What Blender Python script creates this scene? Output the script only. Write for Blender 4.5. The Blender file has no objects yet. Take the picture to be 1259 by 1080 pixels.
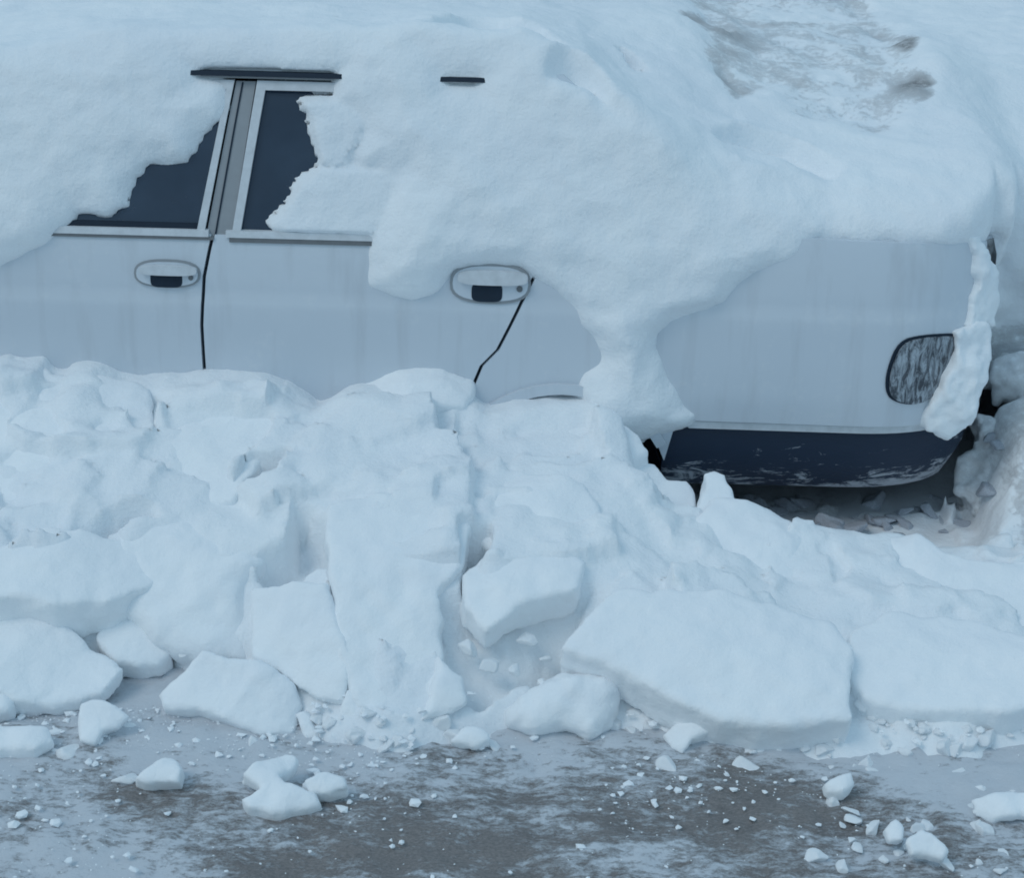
import bpy, bmesh, math, random
import numpy as np
from mathutils import Vector, Matrix, Euler
from mathutils.geometry import delaunay_2d_cdt

random.seed(7)
RNG = np.random.default_rng(11)
scene = bpy.context.scene
COL = scene.collection
R = math.radians

# ------------------------------------------------------------------ camera
IMG_W, IMG_H = 1259.0, 1080.0
FPX = 2086.0
CAM_POS = Vector((0.0, -4.6, 2.25))
PITCH, ROLL = 22.4, 1.5
CAM_ROT = (Euler((R(90 - PITCH), 0, 0)).to_matrix() @ Matrix.Rotation(R(ROLL), 3, 'Z'))
cam_data = bpy.data.cameras.new('camera')
cam_data.sensor_width = 36.0
cam_data.lens = 36.0 * FPX / IMG_W
cam_data.clip_end = 400.0
cam = bpy.data.objects.new('camera', cam_data)
COL.objects.link(cam)
cam.matrix_world = Matrix.Translation(CAM_POS) @ CAM_ROT.to_4x4()
scene.camera = cam


def ray(px, py):
    return (CAM_ROT @ Vector(((px - IMG_W / 2) / FPX, -(py - IMG_H / 2) / FPX, -1.0)))


def at_y(px, py, y):
    d = ray(px, py)
    return CAM_POS + d * ((y - CAM_POS.y) / d.y)


def at_z(px, py, z=0.0):
    d = ray(px, py)
    return CAM_POS + d * ((z - CAM_POS.z) / d.z)


# ------------------------------------------------------------------ numpy noise
_LAT = RNG.random((64, 64, 64)).astype(np.float32)


def vnoise(x, y, z):
    xi = np.floor(x).astype(np.int32); yi = np.floor(y).astype(np.int32); zi = np.floor(z).astype(np.int32)
    fx = (x - xi).astype(np.float32); fy = (y - yi).astype(np.float32); fz = (z - zi).astype(np.float32)
    fx = fx * fx * (3 - 2 * fx); fy = fy * fy * (3 - 2 * fy); fz = fz * fz * (3 - 2 * fz)
    x0 = xi & 63; x1 = (xi + 1) & 63; y0 = yi & 63; y1 = (yi + 1) & 63; z0 = zi & 63; z1 = (zi + 1) & 63
    L = _LAT
    a = L[x0, y0, z0] * (1 - fx) + L[x1, y0, z0] * fx
    b = L[x0, y1, z0] * (1 - fx) + L[x1, y1, z0] * fx
    c = L[x0, y0, z1] * (1 - fx) + L[x1, y0, z1] * fx
    d = L[x0, y1, z1] * (1 - fx) + L[x1, y1, z1] * fx
    return ((a * (1 - fy) + b * fy) * (1 - fz) + (c * (1 - fy) + d * fy) * fz) * 2 - 1


def fbm(x, y, z, octaves=3, gain=0.5):
    s = 0; a = 1.0; t = 0.0
    for o in range(octaves):
        f = 2.03 ** o
        s = s + a * vnoise(x * f + 17.3 * o, y * f + 5.1 * o, z * f + 9.7 * o)
        t += a; a *= gain
    return s / t


def smooth01(v):
    v = np.clip(v, 0, 1)
    return v * v * (3 - 2 * v)


def smax(a, b, k):
    h = np.clip(0.5 + 0.5 * (a - b) / k, 0, 1)
    return b * (1 - h) + a * h + k * h * (1 - h)


def smin(a, b, k):
    return -smax(-a, -b, k)


def sd_poly(u, v, pts):
    """signed distance to a polygon, negative inside"""
    d = np.full(u.shape, 1e9, dtype=np.float32)
    s = np.zeros(u.shape, dtype=bool)
    n = len(pts)
    for i in range(n):
        ax, ay = pts[i]; bx, by = pts[(i + 1) % n]
        ex, ey = bx - ax, by - ay
        wx, wy = u - ax, v - ay
        t = np.clip((wx * ex + wy * ey) / (ex * ex + ey * ey + 1e-12), 0, 1)
        d = np.minimum(d, (wx - ex * t) ** 2 + (wy - ey * t) ** 2)
        if ay != by:
            c = ((ay > v) != (by > v)) & (u < (bx - ax) * (v - ay) / (by - ay) + ax)
            s ^= c
    d = np.sqrt(d)
    return np.where(s, -d, d)


# ------------------------------------------------------------------ meshes
def surface_nets(F, origin, h):
    ins = F < 0
    nx, ny, nz = F.shape
    cnt = np.zeros((nx - 1, ny - 1, nz - 1), dtype=np.int8)
    for i in (0, 1):
        for j in (0, 1):
            for k in (0, 1):
                cnt += ins[i:nx - 1 + i, j:ny - 1 + j, k:nz - 1 + k]
    act = (cnt > 0) & (cnt < 8)
    idx = np.full(act.shape, -1, dtype=np.int64)
    ii, jj, kk = np.nonzero(act)
    idx[ii, jj, kk] = np.arange(len(ii))
    acc = np.zeros((len(ii), 3)); num = np.zeros(len(ii))
    corners = [(i, j, k) for i in (0, 1) for j in (0, 1) for k in (0, 1)]
    for a in corners:
        for ax in range(3):
            if a[ax] == 0:
                b = list(a); b[ax] = 1
                fa = F[ii + a[0], jj + a[1], kk + a[2]]
                fb = F[ii + b[0], jj + b[1], kk + b[2]]
                m = (fa < 0) != (fb < 0)
                t = np.where(m, fa / np.where(m, fa - fb, 1), 0)
                p = np.stack([np.full(len(ii), a[q], dtype=float) for q in range(3)], 1)
                p[:, ax] += t
                acc[m] += p[m]; num[m] += 1
    V = acc / np.maximum(num, 1)[:, None] + np.stack([ii, jj, kk], 1)
    V = V * h + np.array(origin)
    faces = []
    for ax in range(3):
        sl0 = [slice(None)] * 3; sl1 = [slice(None)] * 3
        sl0[ax] = slice(0, -1); sl1[ax] = slice(1, None)
        A = ins[tuple(sl0)]; B = ins[tuple(sl1)]
        ch = A != B
        o1, o2 = (ax + 1) % 3, (ax + 2) % 3
        e = np.stack(np.nonzero(ch), 1)
        ok = (e[:, o1] > 0) & (e[:, o2] > 0) & (e[:, o1] < act.shape[o1]) & (e[:, o2] < act.shape[o2])
        e = e[ok]
        flip = A[e[:, 0], e[:, 1], e[:, 2]]
        def cell(d1, d2):
            c = e.copy(); c[:, o1] -= d1; c[:, o2] -= d2
            return idx[c[:, 0], c[:, 1], c[:, 2]]
        q = np.stack([cell(1, 1), cell(0, 1), cell(0, 0), cell(1, 0)], 1)
        q[~flip] = q[~flip][:, ::-1]
        faces.append(q)
    Q = np.concatenate(faces)
    Q = Q[(Q >= 0).all(1)]
    return V, Q


def np_mesh(name, V, Q, mat, parent=None, smooth=True, attr=None):
    me = bpy.data.meshes.new(name)
    n = Q.shape[1]
    me.vertices.add(len(V)); me.vertices.foreach_set('co', np.asarray(V, dtype=np.float32).ravel())
    me.loops.add(Q.size); me.loops.foreach_set('vertex_index', Q.ravel().astype(np.int32))
    me.polygons.add(len(Q))
    me.polygons.foreach_set('loop_start', np.arange(0, Q.size, n, dtype=np.int32))
    me.polygons.foreach_set('loop_total', np.full(len(Q), n, dtype=np.int32))
    me.polygons.foreach_set('use_smooth', np.full(len(Q), smooth))
    me.update(calc_edges=True)
    if attr:
        for k, a in attr.items():
            at = me.attributes.new(k, 'FLOAT', 'POINT')
            at.data.foreach_set('value', np.asarray(a, dtype=np.float32))
    me.materials.append(mat)
    o = bpy.data.objects.new(name, me)
    COL.objects.link(o)
    if parent: o.parent = parent
    return o


def grid_mesh(name, xs, ys, Z, mat, attr=None):
    X, Y = np.meshgrid(xs, ys, indexing='ij')
    V = np.stack([X, Y, Z], -1).reshape(-1, 3)
    n, m = len(xs), len(ys)
    I = np.arange(n * m).reshape(n, m)
    Q = np.stack([I[:-1, :-1], I[1:, :-1], I[1:, 1:], I[:-1, 1:]], -1).reshape(-1, 4)
    return np_mesh(name, V, Q, mat, attr=attr)


def tag(o, label=None, cat=None, group=None, kind=None):
    if label: o['label'] = label
    if cat: o['category'] = cat
    if group: o['group'] = group
    if kind: o['kind'] = kind
    return o


def py_mesh(name, verts, faces, mat, parent=None, smooth=True):
    me = bpy.data.meshes.new(name)
    me.from_pydata([tuple(v) for v in verts], [], faces)
    me.update()
    for p in me.polygons: p.use_smooth = smooth
    me.materials.append(mat)
    o = bpy.data.objects.new(name, me)
    COL.objects.link(o)
    if parent: o.parent = parent
    return o


# ------------------------------------------------------------------ materials
def mat_new(name):
    m = bpy.data.materials.new(name); m.use_nodes = True
    nt = m.node_tree
    b = nt.nodes['Principled BSDF']
    return m, nt, b


def nd(nt, t, **kw):
    n = nt.nodes.new(t)
    for k, v in kw.items():
        if k.startswith('i_'):
            key = k[2:]
            key = int(key) if key.isdigit() else key.replace('_', ' ')
            n.inputs[key].default_value = v
        else:
            setattr(n, k, v)
    return n


def noise_node(nt, vec, scale, detail=4, rough=0.55, dist=0.0):
    n = nt.nodes.new('ShaderNodeTexNoise')
    n.inputs['Scale'].default_value = scale; n.inputs['Detail'].default_value = detail
    n.inputs['Roughness'].default_value = rough; n.inputs['Distortion'].default_value = dist
    nt.links.new(vec, n.inputs['Vector'])
    return n.outputs['Fac']


def ramp(nt, fac, stops):
    n = nt.nodes.new('ShaderNodeValToRGB')
    e = n.color_ramp.elements
    while len(e) < len(stops): e.new(0.5)
    for el, (p, c) in zip(e, stops):
        el.position = p
        el.color = (c, c, c, 1) if isinstance(c, (int, float)) else (*c, 1)
    nt.links.new(fac, n.inputs[0])
    return n.outputs[0]


def mixc(nt, fac, a, b):
    n = nt.nodes.new('ShaderNodeMix'); n.data_type = 'RGBA'
    def setin(i, v):
        if hasattr(v, 'is_linked') or isinstance(v, bpy.types.NodeSocket): nt.links.new(v, n.inputs[i])
        else: n.inputs[i].default_value = (*v, 1) if i > 1 else v
    setin(0, fac); setin(6, a); setin(7, b)
    return n.outputs[2]


def mth(nt, op, a, b=None, c=None):
    n = nt.nodes.new('ShaderNodeMath'); n.operation = op
    for i, v in enumerate((a, b, c)):
        if v is None: continue
        if isinstance(v, bpy.types.NodeSocket): nt.links.new(v, n.inputs[i])
        else: n.inputs[i].default_value = v
    return n.outputs[0]


def bump(nt, b, height, strength, dist):
    n = nt.nodes.new('ShaderNodeBump')
    n.inputs['Strength'].default_value = strength; n.inputs['Distance'].default_value = dist
    nt.links.new(height, n.inputs['Height'])
    nt.links.new(n.outputs[0], b.inputs['Normal'])
    return n


def coords(nt, scale=(1, 1, 1), rot=(0, 0, 0)):
    tc = nt.nodes.new('ShaderNodeTexCoord')
    mp = nt.nodes.new('ShaderNodeMapping')
    mp.inputs['Scale'].default_value = scale; mp.inputs['Rotation'].default_value = rot
    nt.links.new(tc.outputs['Object'], mp.inputs['Vector'])
    return mp.outputs[0]


def make_snow(name='snow', base=(0.88, 0.91, 0.93), low=(0.83, 0.865, 0.90), bumpk=0.5):
    m, nt, b = mat_new(name)
    v = coords(nt)
    n1 = noise_node(nt, v, 2.2, 4, 0.5)
    n2 = noise_node(nt, v, 14, 5, 0.6)
    n3 = noise_node(nt, v, 90, 3, 0.6)
    vs = coords(nt, (1, 1, 1))
    f = mth(nt, 'ADD', mth(nt, 'MULTIPLY', n1, 0.65), mth(nt, 'MULTIPLY', n2, 0.35))
    c = mixc(nt, ramp(nt, f, [(0.38, 0.0), (0.62, 1.0)]), low, base)
    # dirt: grit and frozen mud showing through
    at = nt.nodes.new('ShaderNodeAttribute'); at.attribute_name = 'dirt'
    vd = coords(nt, (1, 1, 1.4))
    g1 = noise_node(nt, vd, 42, 8, 0.78, 0.1)
    g2 = noise_node(nt, vd, 7, 5, 0.6, 0.4)
    g = mth(nt, 'ADD', mth(nt, 'MULTIPLY', g1, 0.6), mth(nt, 'MULTIPLY', g2, 0.4))
    k = mth(nt, 'ADD', mth(nt, 'MULTIPLY', at.outputs['Fac'], 0.75), mth(nt, 'SUBTRACT', g, 0.92))
    df = ramp(nt, mth(nt, 'MULTIPLY', k, 4.0), [(0.0, 0.0), (1.0, 1.0)])
    dc = mixc(nt, ramp(nt, g1, [(0.35, 0.0), (0.6, 1.0)]), (0.14, 0.135, 0.135), (0.60, 0.60, 0.61))
    c = mixc(nt, df, c, dc)
    nt.links.new(c, b.inputs['Base Color'])
    b.inputs['Roughness'].default_value = 0.75
    b.inputs['Specular IOR Level'].default_value = 0.25
    hgt = mth(nt, 'ADD', mth(nt, 'MULTIPLY', n2, 1.0), mth(nt, 'MULTIPLY', n3, 0.25))
    hgt = mth(nt, 'ADD', hgt, mth(nt, 'MULTIPLY', df, mth(nt, 'MULTIPLY', g1, 2.0)))
    bump(nt, b, hgt, bumpk, 0.02)
    return m


SNOW = make_snow('snow')
CHUNK = make_snow('chunk_snow', (0.91, 0.935, 0.95), (0.86, 0.89, 0.92), 0.35)


def make_paint():
    m, nt, b = mat_new('white_paint')
    v = coords(nt)
    n1 = noise_node(nt, v, 1.6, 3)
    n2 = noise_node(nt, v, 40, 6, 0.7)
    # road salt and frost film: heavier towards the bottom and in patches
    c = mixc(nt, ramp(nt, n1, [(0.35, 0.0), (0.65, 1.0)]), (0.60, 0.655, 0.715), (0.63, 0.68, 0.735))
    n4 = noise_node(nt, v, 5, 4, 0.6)
    patch = ramp(nt, mth(nt, 'MULTIPLY', n4, mth(nt, 'ADD', n2, 0.35)), [(0.50, 0.0), (0.72, 0.45)])
    c = mixc(nt, patch, c, (0.72, 0.75, 0.78))
    vv = coords(nt, (14, 14, 1.5))
    st = ramp(nt, noise_node(nt, vv, 1.2, 4), [(0.52, 0.0), (0.75, 0.22)])
    c = mixc(nt, st, c, (0.33, 0.34, 0.36))
    nt.links.new(c, b.inputs['Base Color'])
    r = ramp(nt, n4, [(0.3, 0.28), (0.7, 0.5)])
    nt.links.new(r, b.inputs['Roughness'])
    b.inputs['Coat Weight'].default_value = 0.5
    b.inputs['Coat Roughness'].default_value = 0.15
    bump(nt, b, n2, 0.06, 0.003)
    return m


PAINT = make_paint()


def simple(name, col, rough=0.5, spec=0.5, var=0.25, scale=30, bmp=0.1, metallic=0.0):
    m, nt, b = mat_new(name)
    v = coords(nt)
    n = noise_node(nt, v, scale, 5, 0.6)
    lo = tuple(c * (1 - var) for c in col); hi = tuple(min(1, c * (1 + var)) for c in col)
    nt.links.new(mixc(nt, n, lo, hi), b.inputs['Base Color'])
    b.inputs['Roughness'].default_value = rough
    b.inputs['Specular IOR Level'].default_value = spec
    b.inputs['Metallic'].default_value = metallic
    bump(nt, b, n, bmp, 0.004)
    return m


TRIM = simple('grey_trim', (0.16, 0.17, 0.18), 0.6)
BRIGHT = simple('pale_trim', (0.62, 0.65, 0.68), 0.45)
PILLAR = simple('pillar_plate', (0.30, 0.32, 0.34), 0.55, var=0.12)
RUBBER = simple('rubber', (0.014, 0.026, 0.044), 0.7, 0.3)
GLASS, _nt, _b = mat_new('window_glass')
_v = coords(_nt)
_n = noise_node(_nt, _v, 3.0, 4, 0.55)
_nt.links.new(mixc(_nt, ramp(_nt, _n, [(0.35, 0.0), (0.7, 1.0)]), (0.018, 0.034, 0.060), (0.036, 0.062, 0.100)), _b.inputs['Base Color'])
_b.inputs['Roughness'].default_value = 0.16
_nt.links.new(ramp(_nt, noise_node(_nt, _v, 9, 5), [(0.3, 0.10), (0.7, 0.32)]), _b.inputs['Roughness'])


def make_frostglass():
    m, nt, b = mat_new('frost_film')
    v = coords(nt)
    n = noise_node(nt, v, 12, 5, 0.6)
    nt.links.new(mixc(nt, n, (0.62, 0.67, 0.74), (0.76, 0.80, 0.84)), b.inputs['Base Color'])
    b.inputs['Roughness'].default_value = 0.6
    bump(nt, b, n, 0.4, 0.01)
    return m


FROST = make_frostglass()


def make_lamp():
    m, nt, b = mat_new('lamp_lens')
    v = coords(nt, (30, 30, 9))
    n = noise_node(nt, v, 1.6, 8, 0.75, 1.2)
    c = mixc(nt, ramp(nt, n, [(0.42, 0.0), (0.60, 1.0)]), (0.045, 0.055, 0.070), (0.42, 0.47, 0.52))
    nt.links.new(c, b.inputs['Base Color'])
    b.inputs['Roughness'].default_value = 0.3
    bump(nt, b, n, 0.5, 0.004)
    return m


LAMP = make_lamp()


def make_under():
    m, nt, b = mat_new('dark_bumper')
    v = coords(nt, (1, 1, 3.2))
    n = noise_node(nt, v, 7, 8, 0.72, 0.8)
    n2 = noise_node(nt, v, 45, 4, 0.7)
    f = mth(nt, 'ADD', n, mth(nt, 'MULTIPLY', n2, 0.15))
    sx = nt.nodes.new('ShaderNodeSeparateXYZ'); nt.links.new(coords(nt), sx.inputs[0])
    f = mth(nt, 'ADD', f, mth(nt, 'MULTIPLY', mth(nt, 'SUBTRACT', 0.29, sx.outputs['Z']), 1.25))
    f = mth(nt, 'ADD', f, mth(nt, 'MULTIPLY', mth(nt, 'SUBTRACT', sx.outputs['X'], 0.9), 0.10))
    c = mixc(nt, ramp(nt, f, [(0.66, 0.0), (0.74, 0.8)]), (0.010, 0.025, 0.055), (0.55, 0.58, 0.63))
    nt.links.new(c, b.inputs['Base Color'])
    b.inputs['Roughness'].default_value = 0.6
    bump(nt, b, f, 0.4, 0.01)
    return m


UNDER = make_under()


def make_road():
    m, nt, b = mat_new('icy_road')
    v = coords(nt, (1, 1.6, 1), (0, 0, R(-12)))
    big = noise_node(nt, v, 2.4, 5, 0.62, 0.2)
    mid = noise_node(nt, v, 5.5, 6, 0.65, 0.0)
    vf = coords(nt, (1, 1.7, 1), (0, 0, R(14)))
    fine = noise_node(nt, vf, 40, 8, 0.80, 0.0)
    at = nt.nodes.new('ShaderNodeAttribute'); at.attribute_name = 'dirt'
    base = mixc(nt, mid, (0.12, 0.104, 0.098), (0.27, 0.235, 0.215))
    grit = ramp(nt, noise_node(nt, v, 120, 4, 0.7), [(0.35, 0.55), (0.65, 1.25)])
    n = nt.nodes.new('ShaderNodeMix'); n.data_type = 'RGBA'; n.blend_type = 'MULTIPLY'
    n.inputs[0].default_value = 1; nt.links.new(base, n.inputs[6]); nt.links.new(grit, n.inputs[7])
    base = n.outputs[2]
    vs_ = coords(nt, (1, 2.6, 1), (0, 0, R(-9)))
    streak = noise_node(nt, vs_, 14, 10, 0.84, 0.0)
    s = mth(nt, 'ADD', mth(nt, 'MULTIPLY', big, 0.62), mth(nt, 'ADD', mth(nt, 'MULTIPLY', mid, 0.25), mth(nt, 'ADD', mth(nt, 'MULTIPLY', fine, 0.45), mth(nt, 'MULTIPLY', streak, 0.80))))
    s = mth(nt, 'SUBTRACT', mth(nt, 'SUBTRACT', s, 0.448), mth(nt, 'MULTIPLY', at.outputs['Fac'], 0.26))
    fac = ramp(nt, s, [(0.44, 0.10), (0.495, 0.42), (0.57, 0.92)])
    c = mixc(nt, fac, base, (0.70, 0.74, 0.79))
    nt.links.new(c, b.inputs['Base Color'])
    nt.links.new(ramp(nt, fac, [(0.0, 0.45), (1.0, 0.75)]), b.inputs['Roughness'])
    h = mth(nt, 'ADD', mth(nt, 'MULTIPLY', fine, 1.0), mth(nt, 'MULTIPLY', fac, 0.5))
    bump(nt, b, h, 0.6, 0.012)
    return m


ROAD = make_road()

# ------------------------------------------------------------------ car side surface
_PZ = [0.10, 0.20, 0.30, 0.40, 0.50, 0.60, 0.70, 0.745, 0.768, 0.80, 0.88, 0.94, 0.98, 1.10, 1.24, 1.36, 1.42]
_PY = [0.09, 0.06, 0.035, 0.015, 0.004, 0.0, 0.002, 0.004, 0.012, 0.014, 0.026, 0.040, 0.055, 0.105, 0.165, 0.225, 0.27]
XA, XR = 1.00, 0.40          # where the tail starts to round in plan and over what length
CAR_W = 1.68


def Ys(x, z):
    y = np.interp(z, _PZ, _PY)
    r = np.clip((np.asarray(x, dtype=float) - XA) / XR, 0, 0.997)
    y = y + 0.30 * (1 - np.sqrt(1 - r ** 2.2))
    r2 = np.clip((-2.35 - np.asarray(x, dtype=float)) / 0.62, 0, 0.997)
    return y + 0.34 * (1 - np.sqrt(1 - r2 ** 2.2))


def side(px, py, off=0.0):
    y = 0.0
    for _ in range(25):
        p = at_y(px, py, y - off)
        y = 0.5 * y + 0.5 * float(Ys(p.x, p.z))
    return (p.x, p.z)


def sides(pts, off=0.0):
    return [side(a, b, off) for a, b in pts]


Z_BELT = side(160, 284)[1]
Z_ROOF = side(330, 99)[1]
print('belt', Z_BELT, 'roof', Z_ROOF, 'bottom', side(852, 515), side(1140, 532), 'seam', side(250, 350), 'rear', side(1200, 300), side(1212, 340), 'arch', side(665, 482), side(1190, 296))

SIDES = {}


def panel(name, outline, mat, parent, off=0.0, thick=0.012, step=0.035, far=False, curve=None):
    """A sheet cut to an outline in side view (x, z) and bent onto the body side."""
    n = len(outline)
    pts = []
    for i in range(n):
        a = outline[i]; b = outline[(i + 1) % n]
        L = math.hypot(b[0] - a[0], b[1] - a[1])
        k = max(1, int(L / step))
        for j in range(k):
            t = j / k
            pts.append((a[0] + (b[0] - a[0]) * t, a[1] + (b[1] - a[1]) * t))
    nb = len(pts)
    xs = [p[0] for p in pts]; zs = [p[1] for p in pts]
    gx = np.arange(min(xs) + step / 2, max(xs), step); gz = np.arange(min(zs) + step / 2, max(zs), step)
    if len(gx) and len(gz):
        U, V = np.meshgrid(gx, gz)
        sd = sd_poly(U, V, outline)
        keep = sd < -step * 0.45
        pts = pts + [(float(a), float(b)) for a, b in zip(U[keep], V[keep])]
    v2, _, f2, *_ = delaunay_2d_cdt([Vector(p) for p in pts], [], [list(range(nb))], 1, 1e-6)
    sgn = 1
    def place(p, o):
        y = float(Ys(p[0], p[1])) - o
        if far: y = CAR_W - y
        return (p[0], y, p[1])
    N = len(v2)
    verts = [place(p, off) for p in v2] + [place(p, off - thick) for p in v2]
    faces = []
    cnt = {}
    for f in f2:
        a = list(f)
        pa = [v2[i] for i in a]
        area = sum(pa[i].x * pa[(i + 1) % len(a)].y - pa[(i + 1) % len(a)].x * pa[i].y for i in range(len(a)))
        if area < 0: a.reverse()
        faces.append(a)
        faces.append([i + N for i in reversed(a)])
        for i in range(len(a)):
            cnt[(a[i], a[(i + 1) % len(a)])] = 1
    for (a, b) in list(cnt):
        if (b, a) not in cnt:
            faces.append([b, a, a + N, b + N])
    if far: faces = [list(reversed(f)) for f in faces]
    o = py_mesh(name, verts, faces, mat, parent)
    me = o.data
    try:
        me.set_sharp_from_angle(angle=R(40))
    except Exception:
        pass
    return o


def empty(name, loc=(0, 0, 0)):
    o = bpy.data.objects.new(name, None); COL.objects.link(o); o.location = loc
    o.empty_display_size = 0.2
    return o


def strip_poly(pts, w):
    """outline of a band of width w around a polyline"""
    L, Rr = [], []
    for i, p in enumerate(pts):
        a = pts[max(0, i - 1)]; b = pts[min(len(pts) - 1, i + 1)]
        dx, dz = b[0] - a[0], b[1] - a[1]; l = math.hypot(dx, dz)
        nx_, nz_ = -dz / l * w / 2, dx / l * w / 2
        L.append((p[0] + nx_, p[1] + nz_)); Rr.append((p[0] - nx_, p[1] - nz_))
    return L + Rr[::-1]


car = empty('parked_car')
tag(car, 'white saloon car half buried in snow with its boot side and two door handles showing', 'car')

seam_x = side(250, 380)[0]
G = 0.005
arch_c = (side(692, 482)[0], side(692, 482)[1] - 0.325)
AR = 0.325
z_low = side(990, 521)[1]
x_rear = XA + XR * 0.995


def arch_pts(a0, a1, n=14, r=AR, c=None):
    c = c or arch_c
    return [(c[0] + r * math.cos(R(a0 + (a1 - a0) * i / n)), c[1] + r * math.sin(R(a0 + (a1 - a0) * i / n))) for i in range(n + 1)]


front_arch = (-2.28, arch_c[1])
door_rear_edge = sides([(672, 300), (657, 340), (641, 372), (625, 405), (612, 430), (592, 450), (581, 476), (577, 500)])
b_top = side(300, 101)
seam = [(side(262, 292)[0], Z_BELT - 0.004), side(258, 305), side(251, 340), side(248, 400), (seam_x - 0.004, 0.45), (seam_x, 0.24)]

for far in (False, True):
    def P(name, outline, mat, off=0.0, thick=0.012, step=0.035, parent=car):
        return panel(name, outline, mat, parent, off, thick, step, far)
    fd = P('front_door', [(-1.93, 0.24)] + [(x - G, z) for x, z in seam[::-1]] + [(-1.93, Z_BELT - 0.004), (-1.95, 0.7)], PAINT, 0, 0.02, 0.02)
    rd_edge = [(x - G, z) for x, z in door_rear_edge]
    ap = arch_pts(150, 180, 4, AR + 0.012)
    rd = P('rear_door', [(x + G, z) for x, z in seam] + [(ap[-1][0] - 0.02, 0.24)] + [(ap[-1][0] - 0.01, 0.30)] + rd_edge[::-1] + [(rd_edge[0][0], Z_BELT - 0.004)], PAINT, 0, 0.02, 0.02)
    # quarter panel with wheel opening
    q = [(x + G, z) for x, z in door_rear_edge]
    arc = arch_pts(158, 18, 16)
    quarter = q + arc + [(arch_c[0] + AR + 0.01, z_low), (x_rear, z_low - 0.01)] + [(x_rear + 0.0, 0.60), (x_rear - 0.004, 0.80), (x_rear - 0.02, Z_BELT - 0.02), (x_rear - 0.10, Z_BELT + 0.015), (0.62, Z_BELT + 0.03), (q[0][0], Z_BELT + 0.02)]
    P('rear_quarter_panel', quarter, PAINT, 0, 0.02, 0.02)
    P('front_fender', [(-1.94, 0.24)] + [(-1.96, 0.7), (-1.94, Z_BELT - 0.01), (-2.4, Z_BELT - 0.09), (-2.85, Z_BELT - 0.2), (-2.96, 0.66), (-2.96, 0.36), (front_arch[0] - AR - 0.02, 0.30)] + arch_pts(175, 5, 16, AR, front_arch), PAINT, 0, 0.02)
    P('sill', [(-1.93, 0.14), (arch_c[0] - AR + 0.03, 0.14), (arch_c[0] - AR - 0.01, 0.232), (-1.93, 0.232)], PAINT, -0.012, 0.02)
    # wheel arch lips
    for c, a0, a1 in ((arch_c, 28, 152), (front_arch, 8, 172)):
        lip = arch_pts(a0, a1, 18, AR + 0.028, c) + arch_pts(a1, a0, 18, AR - 0.004, c)
        P('wheel_arch_lip', lip, PAINT, 0.014, 0.03, 0.03)
    # windows
    x_b0 = side(248, 288)[0]; x_bt = side(285, 101)[0]
    x_r0 = side(291, 288)[0]; x_rt = side(322, 101)[0]
    zt = Z_ROOF - 0.012
    # front glass reaches forward to the A pillar
    P('front_window', [(-1.78, Z_BELT - 0.02), (x_b0 + 0.005, Z_BELT - 0.02), (x_bt + 0.005, zt + 0.01), (-1.30, zt + 0.005)], GLASS, -0.014, 0.005, 0.05)
    P('rear_window', [(x_r0 - 0.005, Z_BELT - 0.02), (0.06, Z_BELT - 0.02), (0.10, Z_BELT + 0.10), (-0.05, zt + 0.01), (x_rt - 0.005, zt + 0.01)], GLASS, -0.014, 0.005, 0.05)
    w1 = 0.026
    P('front_door_frame', [(x_b0 - w1 * .55, Z_BELT + 0.002), (x_b0 + w1 * 0.3, Z_BELT + 0.002), (x_bt + w1 * 0.3, zt + 0.012), (-1.30, zt + 0.012), (-1.80, Z_BELT + 0.002), (-1.76, Z_BELT + 0.002), (-1.285, zt - 0.012), (x_bt - w1 * .55, zt - 0.012)], BRIGHT, 0.003, 0.016)
    P('rear_door_frame', [(x_r0 - w1 * .5, Z_BELT + 0.002), (x_r0 + w1 * .4, Z_BELT + 0.002), (x_rt + w1 * .4, zt - 0.012), (-0.06, zt - 0.012), (0.085, Z_BELT + 0.10), (0.05, Z_BELT + 0.002), (0.09, Z_BELT + 0.002), (0.125, Z_BELT + 0.11), (-0.04, zt + 0.012), (x_rt - w1 * .5, zt + 0.012)], BRIGHT, 0.003, 0.016)
    a = w1 * 0.45
    P('pillar_plate', [(x_b0 + a, Z_BELT - 0.012), (x_r0 - a - 0.004, Z_BELT - 0.012), (x_rt - a - 0.006, zt + 0.008), (x_bt + a, zt + 0.008)], PILLAR, -0.006, 0.01)
    P('pillar_seam', strip_poly([((x_b0 + x_r0) / 2 - .012, Z_BELT - 0.01), ((x_bt + x_rt) / 2 - .012, zt + 0.006)], 0.0045), RUBBER, -0.003, 0.008)
    # belt mouldings
    P('front_belt_moulding', strip_poly([(-1.80, Z_BELT + 0.0), (x_b0 + 0.02, Z_BELT + 0.0)], 0.018), BRIGHT, 0.008, 0.02)
    P('front_belt_seal', strip_poly([(-1.80, Z_BELT - 0.0135), (x_b0 + 0.035, Z_BELT - 0.0135)], 0.008), TRIM, 0.006, 0.016)
    P('rear_belt_moulding', strip_poly([(x_r0 - 0.03, Z_BELT + 0.0), (0.10, Z_BELT + 0.0)], 0.018), BRIGHT, 0.008, 0.02)
    P('rear_belt_seal', strip_poly([(x_r0 - 0.02, Z_BELT - 0.0155), (0.10, Z_BELT - 0.0155)], 0.013), TRIM, 0.006, 0.016)
    # glass run channel, dark
    P('front_window_seal', strip_poly([(-1.78, Z_BELT + 0.016), (x_b0 - 0.01, Z_BELT + 0.016)], 0.014), RUBBER, -0.004, 0.008)
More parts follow.
